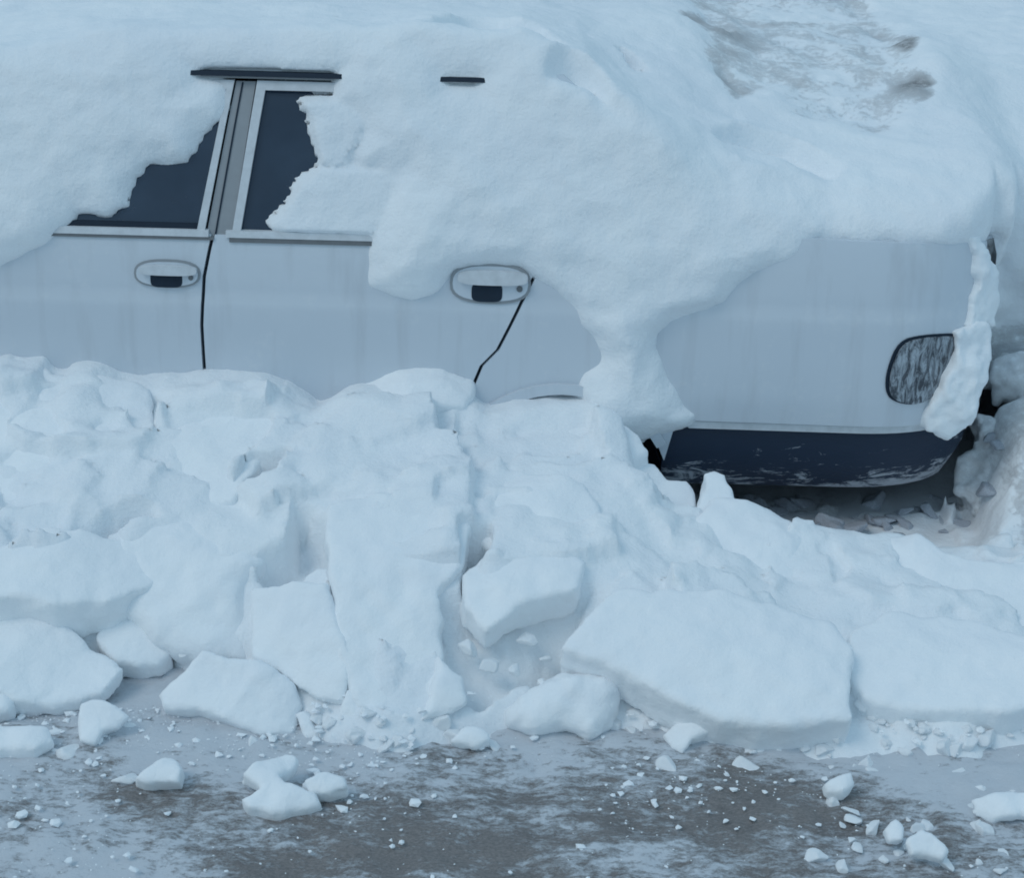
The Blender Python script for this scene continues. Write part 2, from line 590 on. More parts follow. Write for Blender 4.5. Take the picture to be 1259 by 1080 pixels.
    # C pillar and roof rail
    P('rear_pillar', [(0.095, Z_BELT + 0.004), (0.13, Z_BELT + 0.11), (-0.03, zt + 0.016), (-0.03, zt + 0.05), (0.12, zt + 0.045), (0.35, Z_BELT + 0.26), (0.62, Z_BELT + 0.032), (0.10, Z_BELT + 0.02)], PAINT, 0.0, 0.02)
    P('roof_rail', [(-1.30, zt + 0.017), (-0.035, zt + 0.017), (-0.035, zt + 0.05), (-1.28, zt + 0.05)], BRIGHT, 0.002, 0.02)
    P('drip_moulding', strip_poly([(-1.32, zt + 0.031), (0.02, zt + 0.031)], 0.012), RUBBER, 0.022, 0.03)

    # door inner darkness behind gaps
    P('door_jamb', [(-1.9, 0.26), (0.5, 0.5), (0.5, Z_BELT - 0.03), (-1.9, Z_BELT - 0.03)], simple('jamb', (0.05, 0.075, 0.105), 0.6), -0.03, 0.01, 0.08)

    # handles
    def handle(cx_px, cy_px, w_px, h_px, dark, parent):
        c = side(cx_px, cy_px)
        k = 1 / 425.0
        w, h = w_px * k / 2, h_px * k / 2
        def rr(w, h, n=28, e=2.6, dx=0, dz=0):
            o = []
            for i in range(n):
                t = 2 * math.pi * i / n
                ct, st = math.cos(t), math.sin(t)
                o.append((c[0] + dx + w * math.copysign(abs(ct) ** (2 / e), ct), c[1] + dz + h * math.copysign(abs(st) ** (2 / e), st)))
            return o
        bez = P('handle_bezel', rr(w, h), PILLAR, 0.006, 0.012, 0.012, parent)
        P('handle_surround', rr(w * 0.93, h * 0.84), PAINT, 0.009, 0.01, 0.012, parent)
        P('handle_pocket', rr(w * dark[1], h * dark[2], dx=dark[0] * w, dz=-h * dark[3], e=4), RUBBER, 0.0105, 0.004, 0.012, parent)
        # the pull bar stands proud over the upper part of the pocket
        bar = rr(w * 0.86, h * 0.34, dz=h * 0.34, e=3.2, dx=w * 0.06)
        P('handle_bar', bar, BRIGHT, 0.026, 0.016, 0.012, parent)
        lk = rr(w * 0.075, w * 0.075, dx=w * 0.72, dz=-h * 0.2, e=2)
        P('lock', lk, TRIM, 0.0125, 0.006, 0.01, parent)
    handle(206, 336, 80, 34, (-0.02, 0.48, 0.60, 0.34), fd)
    handle(603, 348, 98, 50, (-0.08, 0.38, 0.46, 0.42), rd)

    # tail lamp
    lamp = sides([(1108, 421), (1135, 414), (1168, 412), (1178, 415), (1176, 440), (1163, 468), (1148, 487), (1125, 497), (1100, 492), (1092, 480), (1094, 455)])
    lcx = sum(p[0] for p in lamp) / len(lamp); lcz = sum(p[1] for p in lamp) / len(lamp)
    for _ in range(2):
        lamp = [pt for i in range(len(lamp)) for pt in (((lamp[i][0] * .75 + lamp[(i + 1) % len(lamp)][0] * .25), (lamp[i][1] * .75 + lamp[(i + 1) % len(lamp)][1] * .25)), ((lamp[i][0] * .25 + lamp[(i + 1) % len(lamp)][0] * .75), (lamp[i][1] * .25 + lamp[(i + 1) % len(lamp)][1] * .75)))]
    rim = [(lcx + (x - lcx) * 1.07 - 0.003, lcz + (z - lcz) * 1.05 + 0.002) for x, z in lamp]
    tl = P('tail_lamp', rim, RUBBER, 0.004, 0.01, 0.02)
    P('lamp_lens', lamp, LAMP, 0.010, 0.01, 0.015, tl)

# --- sheets over the top and ends
def loft(name, stations, mat, n=25, crown=0.03, z_edge_fn=None, thick=0.0):
    """stations: list of (x, z, half_width) along the car centre"""
    V, Fc = [], []
    for (x, z, hw) in stations:
        for j in range(n):
            t = -1 + 2 * j / (n - 1)
            V.append((x, CAR_W / 2 + hw * t, z - crown * (abs(t) ** 2.5)))
    for i in range(len(stations) - 1):
        for j in range(n - 1):
            a = i * n + j
            Fc.append([a, a + 1, a + n + 1, a + n])
    return py_mesh(name, V, Fc, mat, car)


def hw(z, x=0.0):
    return CAR_W / 2 - float(Ys(x, z)) - 0.004


zr = Z_ROOF + 0.045
loft('roof', [(-1.34, zr - .03, hw(zr - .03)), (-1.2, zr + .0, hw(zr - .01)), (-0.9, zr + .02, hw(zr - .01)), (-0.5, zr + .02, hw(zr - .01)), (-0.15, zr + .01, hw(zr - .01)), (0.05, zr - .02, hw(zr - .02))], PAINT)
loft('rear_windscreen', [(0.055, zr - .024, hw(zr - .02)), (0.25, zr - .13, hw(zr - .13)), (0.46, Z_BELT + .12, hw(Z_BELT + .12)), (0.62, Z_BELT + .045, hw(Z_BELT + .045))], GLASS)
loft('boot_lid', [(0.625, Z_BELT + .045, hw(Z_BELT + .02)), (0.9, Z_BELT + .042, hw(Z_BELT + .02)), (1.15, Z_BELT + .035, hw(Z_BELT, 1.15)), (1.30, Z_BELT + .02, hw(Z_BELT, 1.30)), (1.42, Z_BELT - .01, hw(Z_BELT, 1.41)), (1.436, Z_BELT - .06, hw(Z_BELT, 1.425)), (1.44, 0.72, hw(Z_BELT, 1.425))], PAINT, crown=0.02)
loft('rear_panel', [(1.441, 0.715, 0.52), (1.444, 0.6, 0.53), (1.44, 0.36, 0.54)], PAINT, crown=0.0)
loft('windscreen', [(-1.345, zr - .034, hw(zr - .03)), (-1.6, zr - .19, hw(zr - .19)), (-1.93, Z_BELT + .03, hw(Z_BELT + .03))], GLASS)
loft('bonnet', [(-1.935, Z_BELT + .025, hw(Z_BELT)), (-2.3, Z_BELT - .03, hw(Z_BELT - .1)), (-2.7, Z_BELT - .13, hw(.8, -2.6)), (-2.93, Z_BELT - .22, hw(.7, -2.8)), (-2.99, 0.62, hw(.6, -2.88))], PAINT)


def bumper(name, sgn_x, mat, z0, z1, inset=0.03):
    V, Fc = [], []
    prof = [(0.0, z1), (0.02, z1 - 0.005), (0.028, z1 - 0.05), (0.012, (z0 + z1) / 2 - .02), (-0.03, z0 + 0.02), (-0.09, z0)]
    plan = []
    if sgn_x > 0:
        xs = np.linspace(arch_c[0] + AR - 0.02, XA + XR * 0.98, 26)
    else:
        xs = np.linspace(front_arch[0] - AR - 0.03, -2.35 - 0.61, 18)
    near = [(x, float(Ys(x, 0.5)) + inset) for x in xs]
    farp = [(x, CAR_W - y) for x, y in near[::-1]]
    mid = [(near[-1][0] + 0.02 * sgn_x, near[-1][1] + (farp[0][1] - near[-1][1]) * t) for t in (0.06, 0.2, 0.4, 0.6, 0.8, 0.94)]
    plan = near + mid + farp
    for i, p in enumerate(plan):
        a = Vector(plan[max(0, i - 1)]); b = Vector(plan[min(len(plan) - 1, i + 1)])
        t = (b - a).normalized(); nrm = Vector((t.y, -t.x)) * (1 if sgn_x > 0 else -1)
        # underside rises towards the wheel and sags at the tail
        for (o, z) in prof:
            V.append((p[0] + nrm.x * o, p[1] + nrm.y * o, z))
    m = len(prof)
    for i in range(len(plan) - 1):
        for j in range(m - 1):
            a = i * m + j
            f = [a, a + 1, a + m + 1, a + m]
            Fc.append(f if sgn_x < 0 else f[::-1])
    return py_mesh(name, V, Fc, mat, car)


rb = bumper('rear_bumper', 1, UNDER, 0.16, z_low - 0.012, 0.075)
fb = bumper('front_bumper', -1, UNDER, 0.17, 0.42, 0.03)
# thin painted lip along the lower edge of the quarter panel, dusted with snow
panel('rear_edge_strip', [(arch_c[0] + AR + 0.02, z_low - 0.004), (x_rear - 0.01, z_low - 0.012), (x_rear - 0.01, z_low - 0.034), (arch_c[0] + AR + 0.05, z_low - 0.028)], BRIGHT, car, -0.006, 0.03)
# underbody
bm = bmesh.new()
bmesh.ops.create_cube(bm, size=1, matrix=Matrix.Translation((-0.75, CAR_W / 2, 0.24)) @ Matrix.Diagonal((4.1, 1.3, 0.10, 1)))
bmesh.ops.bevel(bm, geom=bm.edges[:], offset=0.03, segments=2)
me = bpy.data.meshes.new('underbody'); bm.to_mesh(me); bm.free(); me.materials.append(RUBBER)
ub = bpy.data.objects.new('underbody', me); COL.objects.link(ub); ub.parent = car


def lathe(name, prof, center, mat, parent, seg=40):
    V, Fc = [], []
    for i in range(seg):
        t = 2 * math.pi * i / seg
        for (r, y) in prof:
            V.append((center[0] + r * math.cos(t), center[1] + y, center[2] + r * math.sin(t)))
    m = len(prof)
    for i in range(seg):
        for j in range(m - 1):
            a = i * m + j; b = ((i + 1) % seg) * m + j
            Fc.append([a, a + 1, b + 1, b])
    return py_mesh(name, V, Fc, mat, parent)


for cx, cz in (arch_c, front_arch):
    for s in (0, 1):
        yy = 0.05 if s == 0 else CAR_W - 0.05
        k = 1 if s == 0 else -1
        w = lathe('wheel', [(0.02, 0.02 * k), (0.17, 0.03 * k), (0.19, 0.0), (0.20, 0.02 * k), (0.20, 0.17 * k)], (cx, yy, cz - 0.03), PILLAR, car)
        lathe('tyre', [(0.20, 0.02 * k), (0.215, 0.0), (0.27, 0.0), (0.288, 0.02 * k), (0.29, 0.09 * k), (0.285, 0.16 * k), (0.26, 0.18 * k), (0.20, 0.17 * k)], (cx, yy, cz - 0.03), RUBBER, w)
        lathe('wheel_liner', [(AR - 0.012, -0.01 * k), (AR - 0.012, 0.25 * k), (0.05, 0.26 * k)], (cx, yy, cz), RUBBER, car)

# ------------------------------------------------------------------ snow over the car
DS = 0.0125
xs = np.arange(-3.4, 2.35, DS, dtype=np.float32)
ys = np.arange(-0.42, 2.7, DS, dtype=np.float32)
zs = np.arange(0.30, 1.82, DS, dtype=np.float32)


def top_height(X, Y):
    """height of the snow surface over and behind the car"""
    ze = np.interp(X, [-3.4, -2.6, -1.9, -1.5, -1.25, -1.05, -0.9, -0.45, -0.3, 0.0, 0.18, 0.36, 0.6, 0.9, 1.2, 1.42, 1.6, 1.9, 2.4],
                   [0.95, 1.15, Z_ROOF - .02, Z_ROOF + .09, Z_ROOF + .12, Z_ROOF + .13, Z_ROOF + .13, Z_ROOF + .13, Z_ROOF + .15, Z_ROOF + .14, 1.43, 1.29, 1.12, 1.035, 1.03, 1.02, 0.95, 0.90, 0.90])
    bank = 1.36 + 0.02 * smooth01((Y - 0.9) / 0.5) + 0.05 * fbm(X * 0.9, Y * 0.9, 0 * X + 3.3, 2) + 0.035 * (Y - 1.8) + np.interp(X, [-2, 0, 0.8, 2.3], [0.13, 0.13, -0.04, -0.07])
    kx = smooth01((X - 0.15) / 0.35) * (1 - smooth01((X - 1.35) / 0.3))
    t = smooth01((Y - 0.05) / 1.9) * (1 - kx) + kx * np.clip((Y - 0.02) / 1.05, 0, 1) ** 0.75
    h = ze * (1 - t) + bank * t
    h = h + 0.040 * fbm(X * 1.9 + 3, Y * 2.4, 0 * X + 1.0, 3) + 0.016 * fbm(X * 6, Y * 7, 0 * X + 8.0, 3)
    return h


def dents(X, Y, h):
    """hollows and small ledges seen on the boot and roof snow; centres are places on the snow"""
    for (px, py, z0, rx, ry, dep, ang) in DENTS:
        p = at_z(px, py, z0)
        ca, sa = math.cos(R(ang)), math.sin(R(ang))
        u = ((X - p.x) * ca + (Y - p.y) * sa) / rx
        v = (-(X - p.x) * sa + (Y - p.y) * ca) / ry
        u = u + 0.25 * vnoise(X * 9, Y * 9, 0 * X + px)
        v = v + 0.25 * vnoise(X * 9 + 4, Y * 9, 0 * X + px)
        # sharp towards the camera, soft on the far side
        d = np.sqrt(u * u + v * v)
        prof = smooth01((1.0 - d) / 0.16) * np.clip(0.40 + 0.75 * v, 0.0, 1.1)
        h = h - dep * prof
    return h


DENTS = [(715, 196, 1.17, 0.13, 0.20, 0.10, 4), (955, 200, 1.12, 0.17, 0.17, 0.075, -6), (778, 132, 1.20, 0.03, 0.12, 0.07, 20),
         (600, 60, 1.42, 0.20, 0.26, 0.07, 5), (630, 85, 1.42, 0.14, 0.07, 0.03, -4), (820, 266, 1.09, 0.17, 0.07, 0.045, -8), (895, 290, 1.07, 0.10, 0.05, 0.03, -8)]
DIRT_PATCH = [at_z(a, b, 1.325) for a, b in [(832, 8), (838, 40), (865, 72), (905, 88), (935, 84), (950, 78), (985, 90), (1060, 100), (1110, 104), (1135, 92), (1150, 62), (1118, 30), (1060, -10), (1000, -60), (900, -60)]]
DIRT_PATCH = [(p.x, p.y) for p in DIRT_PATCH]
# curtain: where snow hangs over the flank (side view outline, from what the photograph shows)
TH = 0.05
curtain_front = [(-3.5, 1.75), (-3.5, 0.30)] + [(-2.6, 0.34), (-2.0, 0.55)] + sides([(-120, 380), (-60, 345), (0, 322), (18, 312), (40, 303), (58, 290), (74, 276), (92, 254), (112, 252), (128, 258), (148, 252), (152, 232), (157, 222), (172, 205), (182, 196), (200, 191), (222, 194), (232, 182), (238, 165), (252, 152), (268, 140), (274, 128), (272, 108), (262, 100), (243, 97)]) + [(side(242, 97)[0], Z_ROOF + 0.045), (side(242, 97)[0], 1.75)]
curtain_rear = [(side(416, 97)[0], 1.75), (side(416, 97)[0], Z_ROOF + 0.035)] + sides([(414, 100), (413, 112), (413, 124), (430, 128), (446, 142), (452, 162), (440, 188), (446, 200), (470, 203), (482, 212), (478, 235), (471, 262), (461, 290), (457, 320), (458, 348), (482, 358), (510, 362), (536, 352), (548, 336), (560, 328), (600, 322), (640, 326), (664, 338), (686, 352), (706, 374), (722, 400), (738, 420), (748, 434), (742, 448), (722, 460), (716, 480)]) + sides([(716, 500), (716, 540), (762, 546), (800, 536), (838, 522), (852, 512), (838, 500), (826, 480), (812, 456), (803, 436), (806, 410), (822, 392), (850, 382), (888, 366), (908, 344), (940, 322), (975, 312), (985, 301)]) + [(side(1000, 296)[0], Z_BELT + 0.032), (1.20, Z_BELT + 0.03), (1.44, Z_BELT + 0.00), (1.6, Z_BELT - 0.02), (1.6, 1.75)]
FACE_GAP = sides([(376, 80), (376, 126)])

X2, Z2 = np.meshgrid(xs, zs, indexing='ij')
wob = 0.010 * fbm(X2 * 24, Z2 * 24, 0 * X2, 4)
plates = [[(374, 127), (392, 123), (413, 125), (432, 132), (446, 146), (447, 158), (436, 178), (424, 198), (410, 206), (398, 200), (392, 180), (386, 158), (382, 138)],
          [(398, 205), (430, 207), (484, 210), (480, 240), (466, 262), (458, 285), (400, 284), (356, 280), (336, 277), (350, 262), (360, 246), (372, 226)]]
SDP = np.minimum(sd_poly(X2, Z2, sides(plates[0])), sd_poly(X2, Z2, sides(plates[1]))) + 0.5 * wob
SDmain = np.minimum(sd_poly(X2, Z2, curtain_front), sd_poly(X2, Z2, curtain_rear)) + wob
SDc = np.minimum(SDmain, SDP)
RAIL_GAP = sides([(549, 96), (586, 97), (587, 107), (550, 106)])
SDc = np.maximum(SDc, -(sd_poly(X2, Z2, RAIL_GAP) + 0.3 * wob))
d_in = np.clip(-SDc, 0, 1)
# thickness grows away from the edge; thicker round the boot lobe, thin at the window slabs
thick_amp = 0.052 + 0.018 * fbm(X2 * 3.1, Z2 * 3.1, 0 * X2 + 2, 2)
thick_amp = thick_amp + 0.02 * np.exp(-(((X2 - 0.35) / 0.35) ** 2 + ((Z2 - 0.62) / 0.25) ** 2))
Tm = thick_amp * (1 - np.exp(-d_in / 0.085)) + 0.012
rid = 1 - np.abs(fbm(X2 * 5, Z2 * 7, 0 * X2 + 15, 3)) * 2
lump = (0.014 * fbm(X2 * 7, Z2 * 9, 0 * X2 + 5, 4) + 0.007 * rid) * smooth01(d_in / 0.06)
Tm = Tm + lump
onplate = smooth01(SDmain / 0.02)
Tm = Tm * (1 - onplate) + onplate * (0.020 + 0.006 * fbm(X2 * 12, Z2 * 12, 0 * X2, 2))
# the lumps above the rear door handle: a rolled ledge
YS2 = Ys(X2, np.minimum(Z2, 1.42)) + np.maximum(Z2 - 1.42, 0) * 0.9
front = np.where(SDc < 0, YS2 - Tm, YS2 + np.clip(SDc * 1.0, 0, 0.25) - 0.011)   # outside the curtain: recede behind skin
above = Z2 > (Z_ROOF + 0.048)
rim_top = np.where(X2 < 0.1, Z_ROOF + 0.05, Z_BELT + 0.035)
lip = smooth01((Z2 - (Z_ROOF + 0.020)) / 0.010) * (X2 < 0.3) * (X2 > -1.4)
front = front * (1 - lip) + np.minimum(front, Ys(X2, 1.38 + 0 * Z2) - 0.022 + 0.5 * np.maximum(Z2 - Z_ROOF - 0.06, 0)) * lip
FR = front.astype(np.float32)

Xh, Yh = np.meshgrid(xs, ys, indexing='ij')
TOP = dents(Xh, Yh, top_height(Xh, Yh))
# dirty hollow behind the boot
sdp = sd_poly(Xh, Yh, DIRT_PATCH) + 0.06 * fbm(Xh * 6, Yh * 6, 0 * Xh, 4)
DIRT2 = smooth01((0.03 - sdp) / 0.14)
TOP = TOP - 0.04 * DIRT2 + DIRT2 * 0.03 * fbm(Xh * 9, Yh * 9, 0 * Xh + 4, 4)
# dug-out space right of the tail
clear = smooth01((Xh - 1.50 + 0.10 * fbm(Xh * 3, Yh * 3, 0 * Xh + 6, 3)) / 0.06)
wallx = 0.42 + 0.10 * fbm(Xh * 2.3, 0 * Xh, 0 * Xh + 2, 2)


def car_top(x):
    return np.interp(x, [-3.0, -2.93, -1.93, -1.34, -1.2, -0.15, 0.05, 0.62, 1.15, 1.43, 1.45],
                     [0.60, Z_BELT - .22, Z_BELT + .02, zr - .03, zr + .01, zr + .01, zr - .02, Z_BELT + .04, Z_BELT + .035, Z_BELT - .03, 0.3]) - 0.035


nx, ny, nz = len(xs), len(ys), len(zs)
F = np.empty((nx, ny, nz), dtype=np.float32)
CH = 40
Y3 = ys[None, :, None]; Z3 = zs[None, None, :]
for i0 in range(0, nx, CH):
    sl = slice(i0, min(nx, i0 + CH))
    x3 = xs[sl][:, None, None]
    one = np.zeros((sl.stop - i0, ny, nz), dtype=np.float32)
    f_top = (Z3 - TOP[sl][:, :, None]) * 0.85
    f_front = FR[sl][:, None, :] - Y3 + one
    # right of the tail the bank steps back to a ragged wall
    wall = (wallx[sl][:, :1, None] - Y3) + one
    tx = np.clip((x3 - 1.47) / 0.05, 0, 1)
    wl = 0.55 - 0.18 * np.clip((x3 - 1.6) / 0.6, 0, 1) + 0.22 * (Z3 - 0.9) * -0.6
    n3 = fbm(x3 * 5 + one, Y3 * 5 + one, Z3 * 5 + one, 3)
    f_front = f_front * (1 - tx) + tx * (wl - Y3 + 0.10 * n3)
    kk = 0.05 + 0.15 * smooth01((x3 - 0.3) / 0.3) * (1 - smooth01((x3 - 1.0) / 0.3))
    f = smax(f_top, f_front, kk)
    # not inside the car (a finger of overlap with the skin keeps the contact closed)
    ct = car_top(xs[sl])[:, None, None]
    inside_car = np.maximum(np.maximum(Z3 - ct, (Ys(xs[sl][:, None], np.minimum(zs, 1.42)[None, :])[:, None, :] + 0.02) - Y3), Y3 - (CAR_W - 0.06))
    inside_car = np.maximum(inside_car, (x3 - 1.42)) + one
    f = np.maximum(f, -inside_car)
    f = f + 0.007 * fbm(x3 * 20 + one, Y3 * 20 + one, Z3 * 20 + one, 3)
    F[sl] = f
F[0] = 1; F[-1] = 1; F[:, 0] = 1; F[:, -1] = 1; F[:, :, 0] = 1; F[:, :, -1] = 1
V, Q = surface_nets(F, (xs[0], ys[0], zs[0]), DS)
del F
Vd = sd_poly(V[:, 0], V[:, 1], DIRT_PATCH) + 0.07 * fbm(V[:, 0] * 6, V[:, 1] * 6, V[:, 2] * 0, 3)
edge = np.exp(-((Vd + 0.02) / 0.035) ** 2)
# the patch is dirtiest along its near rim
cy = DIRT_PATCH[7][1]
near_rim = smooth01(1 - (V[:, 1] - 1.0) / 0.8)
rimn = smooth01(0.3 + 1.6 * fbm(V[:, 0] * 3.5, V[:, 1] * 3.5, V[:, 2] * 0 + 2, 2)) * smooth01((1.75 - V[:, 1]) / 0.4)
dirt = smooth01((0.07 - Vd) / 0.14) * (0.56 + 0.25 * fbm(V[:, 0] * 3, V[:, 1] * 4, V[:, 2] * 0, 3)) + 0.55 * np.exp(-((Vd + 0.03) / 0.05) ** 2) * rimn
dirt = np.where(V[:, 2] > 1.0, dirt, 0)
dirt = np.maximum(dirt, smooth01((V[:, 0] - 1.47) / 0.05) * smooth01((0.62 + 0.1 * fbm(V[:, 0] * 4, V[:, 1] * 4, V[:, 2] * 4, 2) - V[:, 2]) / 0.1) * 0.62)
drift = np_mesh('snow_drift', V, Q, SNOW, attr={'dirt': dirt})
tag(drift, 'deep smooth snow drift lying over the roof, rear window and boot of the white car', 'snow drift')

# --- the bank behind, out to the horizon
bx = np.concatenate([np.linspace(-90, -6, 30), np.arange(-5.9, 5.9, 0.06), np.linspace(6, 90, 30)])
by = np.concatenate([np.arange(2.56, 7, 0.06), np.linspace(7.2, 14, 18), np.linspace(15, 160, 26)])
BX, BY = np.meshgrid(bx, by, indexing='ij')
BZ = dents(BX, BY, top_height(BX, BY))
BZ = np.minimum(BZ, 1.6) + 0.02 * np.clip(BY - 9, 0, 200) * 0.8 - 0.004
sdb = sd_poly(BX, BY, DIRT_PATCH) + 0.06 * fbm(BX * 6, BY * 6, 0 * BX, 4)
D3 = smooth01((0.03 - sdb) / 0.14)
BZ = BZ - 0.04 * D3 + D3 * 0.03 * fbm(BX * 9, BY * 9, 0 * BX + 4, 4)
bank = grid_mesh('snow_bank', bx, by, BZ, SNOW, {'dirt': (smooth01((0.07 - sdb) / 0.14) * 0.56).ravel()})
tag(bank, kind='structure')
# low wing of the bank on both sides, beyond the drift volume
for nm, x0, x1 in (('snow_bank_side', 2.33, 60.0), ('snow_bank_side', -60.0, -3.38)):
    ax = np.concatenate([np.arange(x0, x0 + 3, 0.06), np.linspace(x0 + 3.1, x1, 20)]) if x0 > 0 else np.concatenate([np.linspace(x0, x1 - 3.1, 20), np.arange(x1 - 3, x1, 0.06)])
    ay = np.arange(-0.2, 2.64, 0.05)
    AX, AY = np.meshgrid(ax, ay, indexing='ij')
    AZ = top_height(AX, AY) * smooth01((AY + 0.15 - 0.2 * fbm(AX * 1.5, AY, 0 * AX, 2) - (0.35 if x0 > 0 else 0)) / 0.4) - 0.004
    o = grid_mesh(nm, ax, ay, AZ, SNOW)
    tag(o, kind='structure')

# ------------------------------------------------------------------ the heap thrown against the flank
def ztop_line():
    pts = [(0, 438), (55, 441), (64, 456), (82, 456), (90, 449), (122, 447), (150, 460), (230, 461), (262, 458), (332, 458), (348, 466), (382, 484), (392, 492), (420, 480), (440, 474), (450, 472), (585, 482), (600, 492), (650, 489), (718, 486), (745, 492), (765, 510)]
    s = [side(a, b) for a, b in pts]
    return [(-3.5, 0.5), (-1.9, 0.56)] + s + [(0.37, 0.27), (0.43, 0.14), (0.50, 0.03), (1.0, 0.02), (1.42, 0.03), (1.52, 0.30), (1.7, 0.42), (2.3, 0.5), (3.5, 0.5)]


ZT = ztop_line()
hx = np.arange(-3.4, 2.9, 0.014); hy = np.arange(-1.75, 0.42, 0.014)
HX, HY = np.meshgrid(hx, hy, indexing='ij')


def cells(X, Y, sc, seed):
    """broken-slab relief: every cell is a tilted facet"""
    rng = np.random.default_rng(seed)
    g = 48
    jx = rng.random((g, g)); jy = rng.random((g, g)); hh = rng.random((g, g)); tx = rng.random((g, g)) - .5; ty = rng.random((g, g)) - .5
    wx = X * sc + 0.25 * fbm(X * sc * 1.5, Y * sc * 1.5, 0 * X, 2); wy = Y * sc * 1.25 + 0.25 * fbm(X * sc * 1.5 + 9, Y * sc * 1.5, 0 * X, 2)
    ci = np.floor(wx).astype(int); cj = np.floor(wy).astype(int)
    best = np.full(X.shape, 1e9); val = np.zeros(X.shape); b2 = np.full(X.shape, 1e9)
    for di in (-1, 0, 1):
        for dj in (-1, 0, 1):
            a = (ci + di) % g; b = (cj + dj) % g
            px_ = ci + di + jx[a, b]; py_ = cj + dj + jy[a, b]
            d = (wx - px_) ** 2 + (wy - py_) ** 2
            v = hh[a, b] + (wx - px_) * tx[a, b] * 1.1 + (wy - py_) * ty[a, b] * 1.1
            m = d < best
            b2 = np.where(m, best, np.minimum(b2, d))
            val = np.where(m, v, val); best = np.minimum(best, d)
    return val, np.sqrt(b2) - np.sqrt(best)


def heap(X, Y):
    zt_ = np.interp(X, [p[0] for p in ZT], [p[1] for p in ZT])
    zb_ = np.interp(X, [-3.5, -1.5, -0.9, -0.2, 0.2, 0.5, 0.75, 1.0, 1.5, 3.5], [0.46, 0.44, 0.43, 0.38, 0.34, 0.28, 0.22, 0.18, 0.14, 0.16])
    toe = np.interp(X, [-3.5, -1.3, -0.9, -0.3, 0.15, 0.5, 1.0, 1.5, 3.5], [-1.05, -0.98, -0.88, -1.12, -0.95, -1.12, -1.16, -1.10, -1.15])
    toe = toe + 0.07 * fbm(X * 2.5, 0 * X, 0 * X + 3, 2)
    toe = toe + 0.035 * fbm(X * 9, Y * 9, 0 * X + 5, 3)
    t = np.clip((Y - toe) / (-toe - 0.25), 0, 1)
    body = zb_ * (1 - (1 - t) ** 2.6)
    # shoulder that meets the door
    near = smooth01((Y + 0.35 - 0.22 * smooth01((X - 1.3) / 0.2)) / 0.28)
    h = body * (1 - near) + zt_ * near
    c, e = cells(X, Y, 3.0, 5)
    c2, e2 = cells(X, Y, 7.0, 8)
    amp = smooth01(t / 0.25) * (1 - 0.85 * smooth01((Y + 0.16) / 0.08) * (X < 1.35))
    h = h + amp * (0.085 * (c - 0.5) + 0.034 * (c2 - 0.5)) + 0.022 * fbm(X * 2.4, Y * 2.8, 0 * X + 7, 2) * amp + 0.010 * fbm(X * 9, Y * 9, 0 * X + 3, 3) * smooth01(t / .1)
    h = h + 0.006 * fbm(X * 26, Y * 26, 0 * X + 1, 2)
    h = h - 0.07 * smooth01((toe - Y) / 0.07)
    # void behind and below the tail stays open down to the dirty ground
    return h


def heap_at(x, y):
    return float(heap(np.array([[x]]), np.array([[y]]))[0, 0])


HZ = heap(HX, HY)
# loose snow packed between the slabs
_toe = np.interp(HX, [-3.5, -1.3, -0.9, -0.3, 0.15, 0.5, 1.0, 1.5, 3.5], [-1.05, -0.98, -0.88, -1.12, -0.95, -1.12, -1.16, -1.10, -1.15])
HZ = HZ + 0.020 * smooth01((HY - _toe - 0.12) / 0.22) * smooth01((-0.10 - HY) / 0.12) * (0.9 + 0.5 * fbm(HX * 4, HY * 4, 0 * HX + 2, 3))


def hit_heap(px, py):
    d = ray(px, py)
    t = 2.5
    while t < 9:
        p = CAM_POS + d * t
        h = heap_at(p.x, p.y) if (-1.75 < p.y < 0.40) else 0.0
        if p.z <= max(h, 0.0): return p
        t += 0.03
    return p


# hollows and clefts between the broken slabs
HOLLOWS = [([(148, 494), (186, 486), (188, 530), (168, 526)], 0.13), ([(292, 606), (312, 558), (352, 566), (334, 586), (306, 600)], 0.13),
           ([(312, 716), (352, 668), (360, 634), (402, 648), (406, 716), (350, 722)], 0.15), ([(30, 722), (126, 722), (126, 758), (90, 748)], 0.16),
           ([(142, 752), (170, 756), (240, 806), (300, 806), (310, 822), (200, 860), (130, 860), (150, 810), (208, 792)], 0.20),
           ([(570, 648), (606, 650), (596, 680), (572, 732)], 0.20), ([(480, 752), (570, 740), (640, 742), (724, 742), (692, 792), (730, 812), (650, 840), (590, 880), (560, 860), (544, 790)], 0.075),
           ([(0, 612), (75, 622), (72, 636), (0, 626)], 0.03), ([(112, 668), (150, 640), (190, 626), (196, 640), (150, 655), (120, 676)], 0.08)]
for hp, dep in HOLLOWS:
    w3 = [hit_heap(a, b) for a, b in hp]
    sh = sd_poly(HX, HY, [(p.x, p.y) for p in w3]) + 0.012 * fbm(HX * 14, HY * 14, 0 * HX, 3)
    HZ = HZ - np.minimum(dep, np.maximum(HZ - 0.01, 0)) * smooth01(-sh / 0.018 + 0.5)
for _ in range(1):
    HZ[1:-1, 1:-1] = 0.8 * HZ[1:-1, 1:-1] + 0.05 * (HZ[2:, 1:-1] + HZ[:-2, 1:-1] + HZ[1:-1, 2:] + HZ[1:-1, :-2])
hd = smooth01((HX - 0.55) / 0.2) * smooth01((HY + 0.42) / 0.15) * 0.62
hd = hd * (1 - 0.5 * smooth01((HX - 1.0) / 0.25) * (1 - smooth01((HX - 1.42) / 0.1))) + 0.12 * fbm(HX * 6, HY * 6, 0 * HX, 3) * hd
dh = 0.0135
zc = np.arange(-0.10, 0.72, dh, dtype=np.float32)
